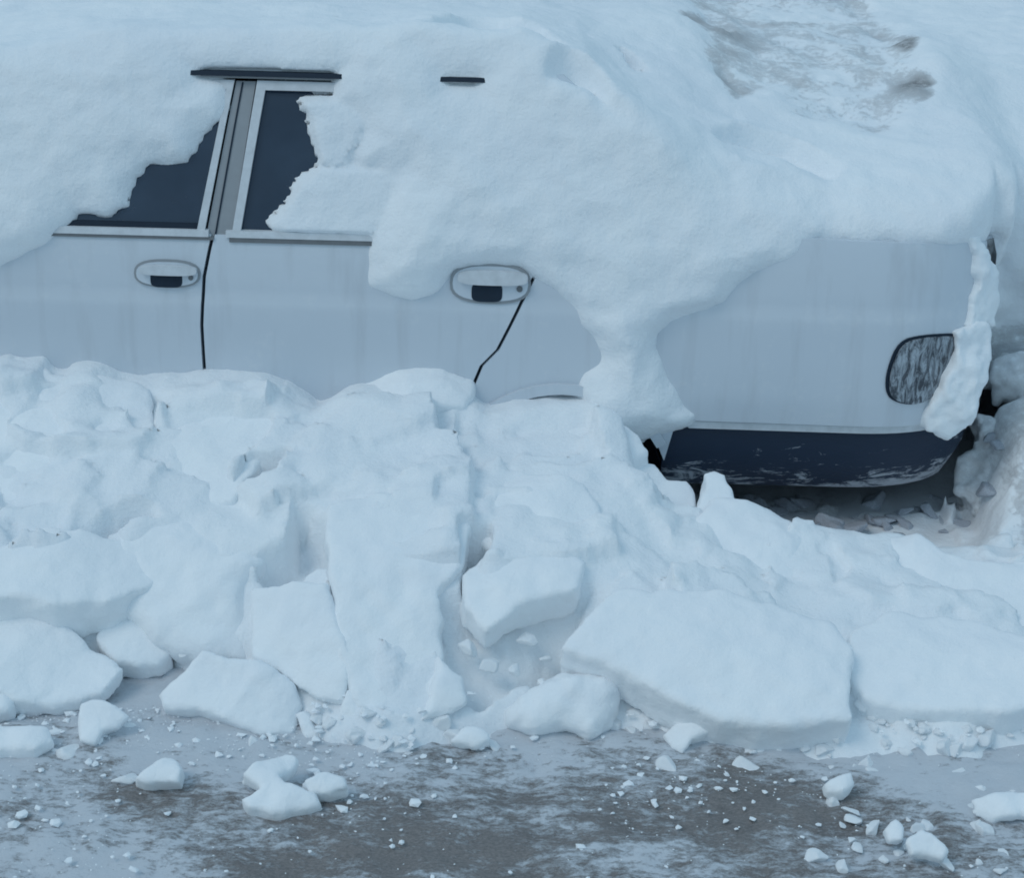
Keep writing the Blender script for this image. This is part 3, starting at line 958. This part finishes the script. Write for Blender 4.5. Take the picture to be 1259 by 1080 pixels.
hx2 = np.arange(hx[0] + .01, hx[-1] - .01, dh, dtype=np.float32); hy2 = np.arange(hy[0] + .01, hy[-1] - .01, dh, dtype=np.float32)
def _ix(v, g): return np.clip(np.round((v - g[0]) / (g[1] - g[0])).astype(int), 0, len(g) - 1)
HZ2 = HZ[_ix(hx2, hx)][:, _ix(hy2, hy)]
FH = np.empty((len(hx2), len(hy2), len(zc)), dtype=np.float32)
gxz = np.gradient(HZ2, dh, axis=0); gyz = np.gradient(HZ2, dh, axis=1)
LIP = 1 / np.sqrt(1 + np.minimum(gxz ** 2 + gyz ** 2, 6))
for i0 in range(0, len(hx2), 40):
    sl = slice(i0, min(i0 + 40, len(hx2)))
    A, Bq, Cq = np.meshgrid(hx2[sl], hy2, zc, indexing='ij')
    nn = fbm(A * 13, Bq * 13, Cq * 13, 3) * 0.013 * smooth01((HZ2[sl][:, :, None] - 0.01) / 0.08)
    FH[sl] = (Cq - HZ2[sl][:, :, None]) * LIP[sl][:, :, None] + nn
FH[0] = 1; FH[-1] = 1; FH[:, 0] = 1; FH[:, -1] = 1; FH[:, :, 0] = 1; FH[:, :, -1] = 1
VH, QH = surface_nets(FH, (hx2[0], hy2[0], zc[0]), dh)
del FH
heapo = np_mesh('snow_heap', VH, QH, SNOW, attr={'dirt': hd[_ix(VH[:, 0], hx), _ix(VH[:, 1], hy)]})
tag(heapo, kind='structure')

# ------------------------------------------------------------------ road / ground
gx = np.concatenate([np.linspace(-90, -4.2, 26), np.arange(-4.0, 4.0, 0.022), np.linspace(4.2, 90, 26)])
gy = np.concatenate([np.linspace(-60, -4.2, 22), np.arange(-4.0, -0.75, 0.018), np.arange(-0.7, 3, 0.15), np.linspace(3.3, 160, 22)])
GX, GY = np.meshgrid(gx, gy, indexing='ij')
rough = fbm(GX * 5, GY * 8, 0 * GX, 3) * 0.014 + fbm(GX * 26, GY * 30, 0 * GX + 4, 3) * 0.012
GZ = rough * (np.abs(GX) < 4) * (GY > -4) - 0.006 + 0.03 * smooth01((GY + 1.75) / 0.8) * (np.abs(GX) < 4)
GZ = np.where(np.abs(GX) < 4, GZ, -0.006)
# worn track: browner and barer to the lower right of the middle
pc = at_z(900, 985); pd = at_z(420, 1040)
dirt = 0.55 * np.exp(-(((GX - pc.x) / 0.60) ** 2 + ((GY - pc.y) / 0.22) ** 2)) + 0.38 * np.exp(-(((GX - pd.x) / 0.75) ** 2 + ((GY - pd.y) / 0.22) ** 2))
pe = at_z(60, 1040)
dirt = dirt * (1 + 0.5 * fbm(GX * 3, GY * 5, 0 * GX + 6, 3)) - 0.30 * np.exp(-(((GX - pe.x) / 0.25) ** 2 + ((GY - pe.y) / 0.16) ** 2)) - 0.36 * smooth01((GX - 0.85) / 0.35) + 0.20
dirt = dirt + 0.22 * smooth01((-1.95 - GY) / 0.3) - 0.30 * smooth01((GY + 1.42) / 0.25)
road = grid_mesh('road', gx, gy, GZ, ROAD, {'dirt': dirt.ravel()})
tag(road, kind='structure')


# ------------------------------------------------------------------ broken snow blocks
def hit_heap(px, py):
    d = ray(px, py)
    t = 2.5
    while t < 9:
        p = CAM_POS + d * t
        h = heap_at(p.x, p.y) if (-1.75 < p.y < 0.40) else 0.0
        if p.z <= max(h, 0.0): return p
        t += 0.03
    return p


def block(name, outline, label, el=58, az=0, thick=0.16, lift=0.03, group=None, cat='snow block', rough=0.010, rnd=0.03, mat=None, base=None, anchor=None, h=0.009, dirt=0.0, facet=1.0):
    """A broken slab: the outline lies on a plane of elevation el and azimuth az (0 = towards the camera side)."""
    cx = sum(p[0] for p in outline) / len(outline); cy = sum(p[1] for p in outline) / len(outline)
    a = anchor or (cx, cy)
    P0 = base if base is not None else hit_heap(*a)
    n = Vector((math.sin(R(az)) * math.cos(R(el)), -math.cos(R(az)) * math.cos(R(el)), math.sin(R(el))))
    P0 = P0 + n * lift
    u = Vector((0, 0, 1)).cross(n).normalized(); v = n.cross(u)
    pts = []
    for (px, py) in outline:
        d = ray(px, py)
        t = (P0 - CAM_POS).dot(n) / d.dot(n)
        q = CAM_POS + d * t - P0
        pts.append((q.dot(u), q.dot(v)))
    sd_ = sum(ord(c) for c in label) % 97
    rg = random.Random(sd_)
    for lev in range(3):
        new = []
        for i in range(len(pts)):
            p_, q_ = pts[i], pts[(i + 1) % len(pts)]
            ex, ey = q_[0] - p_[0], q_[1] - p_[1]
            k_ = rg.uniform(-0.5, 0.5) * (0.06, 0.12, 0.20)[lev]; t_ = rg.uniform(0.35, 0.65)
            new += [p_, (p_[0] + ex * t_ - ey * k_, p_[1] + ey * t_ + ex * k_)]
        pts = new
    us = np.arange(min(p[0] for p in pts) - 0.05, max(p[0] for p in pts) + 0.05, h)
    vs = np.arange(min(p[1] for p in pts) - 0.05, max(p[1] for p in pts) + 0.05, h)
    ws = np.arange(-thick - 0.04, 0.06, h)
    U2, V2 = np.meshgrid(us, vs, indexing='ij')
    s2 = sd_poly(U2, V2, pts) + 0.5 * rough * fbm(U2 * 14 + sd_, V2 * 14, 0 * U2, 3)
    U, V_, W = np.meshgrid(us, vs, ws, indexing='ij')
    s3 = s2[:, :, None] + 0 * W
    topn = 0.014 * fbm(U2 * 3 + sd_, V2 * 3, 0 * U2 + 2, 2) + 0.006 * fbm(U2 * 9, V2 * 9, 0 * U2 + sd_, 2)
    # a couple of broken facets across the top
    rng = np.random.default_rng(sd_)
    cuts = np.full(U2.shape, -1e3)
    ext = max(us[-1] - us[0], vs[-1] - vs[0]) / 2
    for _ in range(6):
        a_ = rng.random() * 2 * math.pi; s_ = (0.10 + rng.random() * 0.34) * facet
        cuts = np.maximum(cuts, (U2 * math.cos(a_) + V2 * math.sin(a_) - ext * (0.05 + 0.6 * rng.random())) * s_)
    cuts = np.clip(cuts, 0, thick * 0.45)
    wt = W + cuts[:, :, None] - topn[:, :, None]
    F = smax(s3 - 0.10 * np.clip(-W, 0, 1) * 0, wt, rnd)
    F = np.maximum(F, -W - thick)
    F = F + rough * 0.8 * fbm(U * 22 + sd_, V_ * 22, W * 22, 3)
    F[0] = 1; F[-1] = 1; F[:, 0] = 1; F[:, -1] = 1; F[:, :, 0] = 1; F[:, :, -1] = 1
    VV, QQ = surface_nets(F.astype(np.float32), (us[0], vs[0], ws[0]), h)
    if len(QQ) == 0: return None
    M = np.array([[u.x, v.x, n.x], [u.y, v.y, n.y], [u.z, v.z, n.z]])
    low = M @ np.array([0, 0, -thick])
    Wd = VV @ M.T
    at_ = {'dirt': np.full(len(VV), dirt)} if dirt else None
    o = np_mesh(name, Wd, QQ, mat or CHUNK, attr=at_)
    o.location = P0
    tag(o, label, cat, group)
    return o


B = 'snow_block'
GRP = 'broken snow blocks heaped against the car'
block(B, [(-120, 445), (0, 439), (52, 441), (66, 458), (150, 462), (186, 470), (187, 520), (150, 560), (110, 600), (-60, 612), (-130, 560)], 'broad pale slab under the front door at the left edge of the heap', el=70, thick=0.22, rnd=0.011, lift=0.024)
block(B, [(187, 470), (240, 461), (330, 459), (350, 466), (386, 488), (372, 545), (322, 562), (286, 612), (215, 606), (187, 560)], 'squared slab with a shaded left face directly below the seam between the doors', el=70, az=8, thick=0.22, rnd=0.011, lift=0.030)
block(B, [(446, 441), (480, 438), (528, 449), (585, 455), (581, 476), (572, 494), (505, 500), (446, 494)], 'small lumpy clump pressed against the lower rear door', el=64, thick=0.12, lift=0.022, base=Vector((side(515, 470)[0], -0.045, side(515, 470)[1])), rnd=0.010)
block(B, [(-140, 640), (60, 640), (128, 652), (196, 632), (200, 690), (128, 726), (60, 738), (-140, 736)], 'long low slab left of the rounded boulder, above a dark gap', el=70, thick=0.16, rnd=0.011, lift=0.022)
block(B, [(128, 664), (160, 642), (200, 628), (300, 612), (350, 618), (358, 640), (330, 676), (300, 712), (300, 800), (240, 806), (180, 780), (140, 745), (122, 700)], 'big rounded boulder of snow with a shaded underside above the faceted white chunk', el=52, az=-6, thick=0.32, lift=0.060, rnd=0.061)
block(B, [(-120, 735), (0, 736), (60, 748), (118, 782), (150, 802), (122, 836), (60, 852), (0, 850), (-120, 842)], 'flat slab with a dark shadow beneath its edge at the lower left of the heap', el=70, thick=0.10, lift=0.071, rnd=0.011)
block(B, [(124, 748), (150, 750), (178, 772), (208, 790), (192, 804), (140, 806), (118, 786)], 'small wedge of snow lying on the right tip of the lower left slab', el=70, thick=0.10, lift=0.049, rnd=0.010, h=0.008)
block(B, [(302, 722), (350, 716), (402, 712), (416, 760), (432, 800), (424, 864), (388, 856), (340, 826), (306, 806)], 'upright slab right behind the faceted white chunk', el=46, az=-14, thick=0.24, facet=0.5, lift=0.054, rnd=0.011)
block(B, [(400, 608), (470, 590), (560, 600), (582, 640), (572, 690), (538, 730), (546, 800), (538, 850), (500, 882), (436, 872), (412, 800), (402, 700)], 'tallest slab of the heap standing on end below the rear door', el=54, az=4, thick=0.30, facet=0.5, lift=0.054, rnd=0.017)
block(B, [(570, 700), (600, 676), (660, 664), (720, 690), (712, 722), (640, 742), (600, 768), (570, 740)], 'overhanging block above the grey hollow in the middle of the heap', el=70, az=10, thick=0.10, lift=0.038, facet=0.5, rnd=0.011)
block(B, [(580, 590), (640, 570), (720, 590), (760, 640), (740, 700), (660, 690), (584, 660)], 'smooth block behind the grey hollow, right of the tallest slab', el=67, az=-4, thick=0.2, lift=0.033, rnd=0.020)
block(B, [(690, 790), (724, 752), (762, 716), (860, 722), (960, 742), (1030, 760), (1052, 800), (1046, 856), (1052, 880), (985, 886), (930, 884), (868, 872), (820, 852), (770, 820)], 'largest flat slab, spread along the foot of the heap right of centre', el=67, az=4, thick=0.14, lift=0.055, facet=0.35, rnd=0.017)
block(B, [(1042, 770), (1100, 742), (1200, 752), (1300, 790), (1290, 860), (1240, 872), (1180, 870), (1110, 866), (1062, 852), (1046, 830)], 'smooth slab with a dark curved gap below it at the right end of the heap', el=70, az=-6, thick=0.11, lift=0.060, facet=0.35, rnd=0.017)
block(B, [(1022, 654), (1050, 651), (1128, 653), (1160, 674), (1190, 686), (1300, 684), (1320, 740), (1280, 800), (1100, 772), (1026, 752)], 'long squared block facing the tail lamp, at the right of the heap', el=68, az=0, thick=0.22, lift=0.038, rnd=0.013, base=at_y(1170, 715, -0.48))
block(B, [(846, 640), (880, 606), (930, 612), (990, 636), (1022, 662), (1024, 744), (960, 748), (880, 736), (842, 700)], 'rounded mound between the two small peaks and the long squared block', el=62, az=10, thick=0.24, lift=0.049, rnd=0.026, base=at_y(935, 680, -0.42))
block(B, [(764, 574), (782, 562), (806, 566), (822, 584), (846, 584), (856, 600), (852, 660), (820, 720), (760, 716), (722, 660), (740, 610)], 'twin-humped block in front of the dark space behind the rear wheel', el=50, az=0, thick=0.24, lift=0.038, rnd=0.015, base=at_y(800, 650, -0.28))
block(B, [(866, 600), (868, 580), (880, 571), (894, 577), (902, 604), (912, 640), (890, 670), (860, 662), (856, 630)], 'narrow pointed snow peak standing up against the dark underside of the tail', el=42, az=0, thick=0.12, lift=0.049, rnd=0.011, h=0.008, base=at_y(885, 640, -0.30))
block(B, [(590, 505), (700, 500), (770, 520), (800, 545), (762, 572), (700, 585), (610, 575), (560, 545)], 'soft rounded slab lying under the rear wheel arch', el=70, thick=0.16, lift=0.013, rnd=0.023)
block(B, [(400, 505), (500, 506), (560, 530), (575, 580), (500, 598), (410, 590), (350, 560)], 'wide smooth slab below the lumpy clump on the rear door', el=70, az=-6, thick=0.16, lift=0.013, rnd=0.020)
# single chunks on the road
C = 'snow_chunk'
def G0(px, py): return at_z(px, py, 0.05)
block(C, [(192, 850), (222, 824), (250, 798), (282, 808), (318, 806), (348, 826), (366, 856), (356, 894), (318, 900), (272, 884), (236, 872), (196, 868)], 'large faceted white chunk lying on the road in front of the rounded boulder', el=52, az=-8, thick=0.12, lift=0.07, base=G0(280, 860), rnd=0.018, cat='snow chunk', h=0.007)
block(C, [(96, 862), (120, 856), (142, 868), (156, 880), (146, 892), (124, 900), (116, 914), (98, 908)], 'small cube-like chunk in front of the lower left slab', el=48, az=14, thick=0.07, lift=0.03, base=G0(124, 890), rnd=0.012, cat='snow chunk', h=0.006)
block(C, [(166, 958), (190, 938), (214, 928), (222, 946), (220, 962), (186, 966)], 'small wedge-shaped chunk alone on the road below the cube-like chunk', el=55, az=0, thick=0.05, lift=0.015, base=G0(196, 950), rnd=0.010, cat='snow chunk', h=0.006)
block(C, [(294, 950), (318, 934), (350, 918), (366, 926), (362, 940), (344, 952), (350, 962), (388, 972), (392, 984), (352, 996), (334, 1001), (304, 992), (298, 984), (322, 968)], 'ragged star-shaped flat fragment on the road', el=66, az=0, thick=0.05, lift=0.02, base=G0(336, 965), rnd=0.012, cat='snow chunk', h=0.006)
block(C, [(370, 958), (404, 948), (424, 956), (428, 968), (404, 976), (380, 974)], 'small flat chunk touching the right side of the ragged star-shaped fragment', el=60, az=10, thick=0.05, lift=0.02, base=G0(398, 964), rnd=0.010, cat='snow chunk', h=0.006)
block(C, [(622, 866), (652, 842), (694, 820), (742, 822), (766, 840), (771, 866), (756, 892), (726, 906), (700, 892), (660, 900), (628, 888)], 'rounded frosty boulder on the road under the left tip of the largest flat slab', el=44, az=6, thick=0.16, lift=0.09, base=G0(700, 876), rnd=0.05, cat='snow chunk', h=0.008, rough=0.016)
block(C, [(-40, 890), (10, 884), (58, 888), (66, 902), (40, 916), (-40, 922)], 'flat low slab at the left edge of the road', el=72, az=0, thick=0.06, lift=0.03, base=G0(10, 905), rnd=0.02, cat='snow chunk', h=0.008)
block(C, [(-12, 852), (8, 850), (18, 862), (12, 876), (-12, 878)], 'small round lump by the shadow at the far left', el=60, az=0, thick=0.06, lift=0.03, base=G0(4, 868), rnd=0.02, cat='snow chunk', h=0.006)
block(C, [(816, 898), (838, 886), (862, 880), (896, 872), (918, 884), (912, 896), (868, 902), (850, 908), (840, 926), (826, 918)], 'small broken lump below the edge of the largest flat slab', el=50, az=0, thick=0.07, lift=0.03, base=G0(860, 900), rnd=0.015, cat='snow chunk', h=0.006)
block(C, [(1196, 972), (1240, 966), (1290, 978), (1280, 998), (1226, 1000), (1204, 988)], 'low oval lump at the right edge of the road', el=66, az=0, thick=0.05, lift=0.02, base=G0(1240, 984), rnd=0.02, cat='snow chunk', h=0.007)
block(C, [(1014, 960), (1034, 950), (1050, 946), (1054, 962), (1040, 976), (1018, 972)], 'small chunk at the right rim of the brown bare patch', el=56, az=0, thick=0.05, lift=0.02, base=G0(1034, 964), rnd=0.012, cat='snow chunk', h=0.006)
block(C, [(1088, 1018), (1102, 1006), (1114, 1016), (1110, 1032), (1094, 1034)], 'upper of two small lumps near the bottom right', el=52, az=0, thick=0.04, lift=0.02, base=G0(1100, 1022), rnd=0.012, cat='snow chunk', h=0.006)
block(C, [(1116, 1034), (1134, 1020), (1152, 1028), (1168, 1044), (1160, 1056), (1138, 1050), (1122, 1048)], 'lower of two small lumps near the bottom right', el=52, az=0, thick=0.04, lift=0.02, base=G0(1140, 1040), rnd=0.012, cat='snow chunk', h=0.006)
block(C, [(556, 908), (576, 892), (600, 896), (604, 908), (584, 916)], 'flat pale chunk left of the rounded frosty boulder', el=62, az=0, thick=0.04, lift=0.02, base=G0(580, 904), rnd=0.012, cat='snow chunk', h=0.006)
block(C, [(768, 872), (780, 862), (792, 868), (790, 880), (774, 884)], 'tiny round lump touching the right side of the rounded frosty boulder', el=50, az=0, thick=0.04, lift=0.02, base=G0(780, 874), rnd=0.012, cat='snow chunk', h=0.005)
block(C, [(540, 800), (572, 830), (576, 862), (548, 880), (520, 884), (532, 850)], 'leaning shard at the right foot of the tallest slab', el=46, az=24, thick=0.08, lift=0.05, rnd=0.02, cat='snow chunk', h=0.008)
block(C, [(424, 846), (436, 850), (440, 872), (452, 886), (430, 894), (412, 884)], 'narrow shard at the left foot of the tallest slab', el=40, az=-10, thick=0.05, lift=0.04, rnd=0.012, cat='snow chunk', h=0.006)
block(C, [(360, 876), (376, 872), (388, 892), (396, 908), (376, 910)], 'thin sliver of snow beside the right end of the faceted chunk', el=46, az=0, thick=0.04, lift=0.03, rnd=0.01, cat='snow chunk', h=0.006)
# snow caked round the tail
pz = side(1150, 470)
block(C, [(1176, 410), (1196, 402), (1222, 398), (1230, 420), (1226, 450), (1210, 500), (1196, 524), (1172, 541), (1142, 534), (1138, 516), (1150, 494), (1164, 468), (1174, 440)], 'caked snow stuck on the rear corner of the car beside the tail lamp', el=8, az=12, thick=0.16, lift=0.0, base=Vector((1.30, 0.035, 0.56)), rnd=0.012, cat='snow', h=0.008, rough=0.030)
block(C, [(1203, 292), (1214, 288), (1228, 318), (1234, 345), (1230, 402), (1204, 404), (1206, 380), (1212, 350), (1209, 320)], 'thin ridge of snow running down the rear edge of the boot', el=10, az=50, thick=0.16, lift=0.0, base=Vector((1.405, 0.17, 0.82)), rnd=0.010, cat='snow', h=0.006, rough=0.022)
block(B, [(1224, 440), (1262, 428), (1330, 430), (1330, 498), (1270, 500), (1222, 494)], 'grey dirty snow block wedged behind the rear corner of the car', el=24, az=-20, thick=0.2, lift=0.0, base=Vector((1.62, 0.42, 0.42)), rnd=0.015, rough=0.04, dirt=0.66)
block(B, [(1186, 560), (1206, 512), (1262, 504), (1330, 508), (1340, 600), (1270, 640), (1200, 630), (1180, 600)], 'large dirt-stained snow boulder on the ground right of the rear bumper', el=36, az=-14, thick=0.22, lift=0.0, base=Vector((1.56, 0.22, 0.22)), rnd=0.015, rough=0.045, dirt=0.66)
block(B, [(1226, 560), (1262, 548), (1330, 556), (1330, 610), (1280, 626), (1240, 600)], 'pale cleaner lump in front of the dirt-stained snow boulder', el=44, az=-10, thick=0.12, lift=0.03, base=Vector((1.60, 0.12, 0.18)), rnd=0.03, rough=0.016)
# thin snow slabs clinging to the rear side window
def glaze(label, outline, off=0.012, th=0.012, mat=FROST):
    pts = sides(outline, 0.0)
    rg = random.Random(len(label))
    for lev in range(2):
        new = []
        for i in range(len(pts)):
            p_, q_ = pts[i], pts[(i + 1) % len(pts)]
            k_ = rg.uniform(-0.13, 0.13)
            new += [p_, ((p_[0] + q_[0]) / 2 - (q_[1] - p_[1]) * k_, (p_[1] + q_[1]) / 2 + (q_[0] - p_[0]) * k_)]
        pts = new
    o = panel('frost_slab', pts, mat, None, off - 0.004, th, 0.012)
    tag(o, label, 'snow', None)
    me = o.data
    for v in me.vertices:
        v.co.y += 0.004 * math.sin(v.co.x * 60) * math.cos(v.co.z * 50)
    return o




# ------------------------------------------------------------------ loose rubble
def hull_mesh(seed, n=13, flat=0.7):
    rng = np.random.default_rng(seed)
    g = np.linspace(-1.25, 1.25, 26)
    X, Y, Z = np.meshgrid(g, g, g, indexing='ij')
    F = np.full(X.shape, -9.0)
    for _ in range(n):
        v = rng.normal(size=3); v /= np.linalg.norm(v)
        F = smax(F, X * v[0] + Y * v[1] * 1.2 + Z * v[2] / flat - (0.55 + 0.3 * rng.random()), 0.07)
    F = np.maximum(F, np.sqrt(X * X + Y * Y + Z * Z) - 1.1)
    F = F + 0.05 * fbm(X * 3 + seed, Y * 3, Z * 3, 2)
    V, Q = surface_nets(F, (g[0],) * 3, g[1] - g[0])
    me = bpy.data.meshes.new('snow_lump')
    me.from_pydata([tuple(v) for v in V], [], [tuple(int(i) for i in q) for q in Q]); me.update()
    for p in me.polygons: p.use_smooth = True
    me.materials.append(CHUNK)
    return me


PROTO = [hull_mesh(100 + i, 9 + i % 6, 0.55 + 0.08 * (i % 4)) for i in range(10)]
rr_ = random.Random(5)


def ground_z(x, y):
    return max(heap_at(x, y), 0.0) if -1.75 < y < 0.4 else 0.0


def lump(px, py, size, group, label):
    p = at_z(px, py, 0.0)
    for _ in range(6):
        p = at_z(px, py, 0.5 * p.z + 0.5 * ground_z(p.x, p.y))
    o = bpy.data.objects.new('snow_lump', rr_.choice(PROTO)); COL.objects.link(o)
    o.location = (p.x, p.y, p.z + size * 0.25)
    o.rotation_euler = (rr_.uniform(-.5, .5), rr_.uniform(-.5, .5), rr_.uniform(0, 6.28))
    o.scale = (size * rr_.uniform(.8, 1.2), size * rr_.uniform(.7, 1.1), size * rr_.uniform(.6, 1.0))
    tag(o, label, 'snow lump', group)
    return o


LR = 'small loose snow lump scattered on the road in front of the heap'
for i in range(190):
    px = rr_.uniform(-40, 1300)
    edge_y = np.interp(px, [0, 200, 420, 560, 700, 860, 1050, 1259], [880, 895, 900, 905, 905, 895, 890, 885])
    py = edge_y + abs(rr_.gauss(0, 1)) * 40 - 16
    dens = np.interp(px, [0, 150, 400, 600, 1000, 1259], [0.6, 0.7, 0.9, 0.6, 1.0, 1.0])
    if rr_.random() > dens or py > 1075: continue
    lump(px, py, rr_.choice([0.008, 0.010, 0.012, 0.014, 0.018, 0.024, 0.032]), 'small loose snow lumps on the road', LR)
for i in range(64):
    px = rr_.uniform(1000, 1270); py = rr_.uniform(885, 1075)
    lump(px, py, rr_.choice([0.01, 0.014, 0.02, 0.026]), 'small loose snow lumps on the road', LR)
HL = 'small snow lump lying in a cleft of the broken snow heap'
for (px, py, s) in [(650, 790, .03), (612, 778, .022), (575, 800, .03), (600, 820, .035), (632, 826, .02), (560, 846, .03), (672, 812, .018), (400, 862, .03), (450, 880, .022), (470, 890, .018), (60, 744, .02), (95, 750, .025), (230, 806, .02), (700, 600, .014), (815, 690, .02), (838, 702, .016), (858, 714, .02), (880, 712, .014), (905, 722, .016), (1060, 868, .03), (1090, 876, .022), (960, 890, .02)]:
    lump(px, py, s, 'small snow lumps in the clefts of the heap', HL)

GRIT = simple('dirty_snow', (0.42, 0.45, 0.50), 0.8, 0.2, var=0.45, scale=9, bmp=0.6)
GPROTO = []
for me_ in PROTO[:5]:
    m2 = me_.copy(); m2.materials.clear(); m2.materials.append(GRIT); GPROTO.append(m2)
for i in range(52):
    px = rr_.uniform(905, 1235); py = float(np.interp(px, [905, 1000, 1100, 1235], [600, 622, 628, 612])) + rr_.uniform(-16, 42)
    p = at_z(px, py, 0.03)
    sz = rr_.choice([0.012, 0.018, 0.025, 0.034, 0.045])
    o = bpy.data.objects.new('dirty_snow_lump', rr_.choice(GPROTO)); COL.objects.link(o)
    o.location = (p.x, p.y, max(0.0, ground_z(p.x, p.y)) + sz * 0.2)
    o.rotation_euler = (rr_.uniform(-.6, .6), rr_.uniform(-.6, .6), rr_.uniform(0, 6.28))
    o.scale = (sz * 1.3, sz, sz * rr_.uniform(.5, .9))
    tag(o, 'small dirty grey snow lump on the ground below the rear bumper', 'snow lump', 'dirty lumps under the tail of the car')

# countless crumbs: one object
V0 = []; F0 = []
base_me = PROTO[3]
ico = bmesh.new(); bmesh.ops.create_icosphere(ico, subdivisions=1, radius=1.0)
iv = np.array([v.co[:] for v in ico.verts]); ifc = np.array([[v.index for v in f.verts] for f in ico.faces]); ico.free()
crng = np.random.default_rng(3)
N = 1500
vv = []; ff = []; k = 0
while k < N:
    px = crng.uniform(-60, 1320)
    if crng.random() < 0.7:
        py = 872 + abs(crng.normal()) * 55
    else:
        py = crng.uniform(870, 1100)
    p = at_z(px, py, 0.02)
    if float(vnoise(np.array([p.x * 3.0]), np.array([p.y * 7.0]), np.array([0.5]))[0]) < crng.uniform(-0.5, 0.6) and py > 895: continue
    z = max(0.0, ground_z(p.x, p.y)) if p.y > -1.25 else 0.0
    z += float(np.interp(p.y, [-1.75, -0.95], [0.0, 0.028]))
    if z > 0.10: continue
    s = 0.0015 + 0.010 * crng.random() ** 5
    jit = 1 + 0.9 * (crng.random((12, 1)) - .5)
    a = crng.random() * 6.28
    q = iv * jit * np.array([1.3, 1.0, 0.6]) * s
    q = np.stack([q[:, 0] * math.cos(a) - q[:, 1] * math.sin(a), q[:, 0] * math.sin(a) + q[:, 1] * math.cos(a), q[:, 2]], 1)
    vv.append(q + np.array([p.x, p.y, z + s * 0.2]))
    ff.append(ifc + 12 * k)
    k += 1
crumbs = np_mesh('snow_crumbs', np.concatenate(vv), np.concatenate(ff), CHUNK, smooth=False)
tag(crumbs, 'fine white snow crumbs strewn over the icy road', 'snow crumbs', kind='stuff')

# ------------------------------------------------------------------ light
w = bpy.data.worlds.new('World'); scene.world = w; w.use_nodes = True
nt = w.node_tree
bg = nt.nodes['Background']
sky = nt.nodes.new('ShaderNodeTexSky'); sky.sky_type = 'NISHITA'; sky.sun_disc = False
SUN_EL, SUN_AZ = 52.0, 235.0     # azimuth: where the light comes from, clockwise from +y
sky.sun_elevation = R(SUN_EL); sky.sun_rotation = R(SUN_AZ)
sky.air_density = 1.5; sky.dust_density = 1.5; sky.ozone_density = 1.0
mixn = nt.nodes.new('ShaderNodeMix'); mixn.data_type = 'RGBA'; mixn.blend_type = 'MIX'
mixn.inputs[0].default_value = 0.72
nt.links.new(sky.outputs[0], mixn.inputs[6])
mixn.inputs[7].default_value = (3.45, 5.55, 7.1, 1)      # even overcast layer
nt.links.new(mixn.outputs[2], bg.inputs['Color'])
bg.inputs['Strength'].default_value = 0.10
sd = bpy.data.lights.new('sun', 'SUN'); sd.energy = 0.5; sd.angle = R(25); sd.color = (1.0, 0.97, 0.92)
so = bpy.data.objects.new('sun', sd); COL.objects.link(so)
dirv = Vector((math.sin(R(SUN_AZ)) * math.cos(R(SUN_EL)), math.cos(R(SUN_AZ)) * math.cos(R(SUN_EL)), math.sin(R(SUN_EL))))
so.rotation_euler = dirv.to_track_quat('Z', 'Y').to_euler()
so.location = dirv * 20

scene.view_settings.view_transform = 'Standard'
scene.view_settings.look = 'None'
scene.view_settings.exposure = 0
scene.render.engine = 'CYCLES'
scene.cycles.filter_width = 1.8
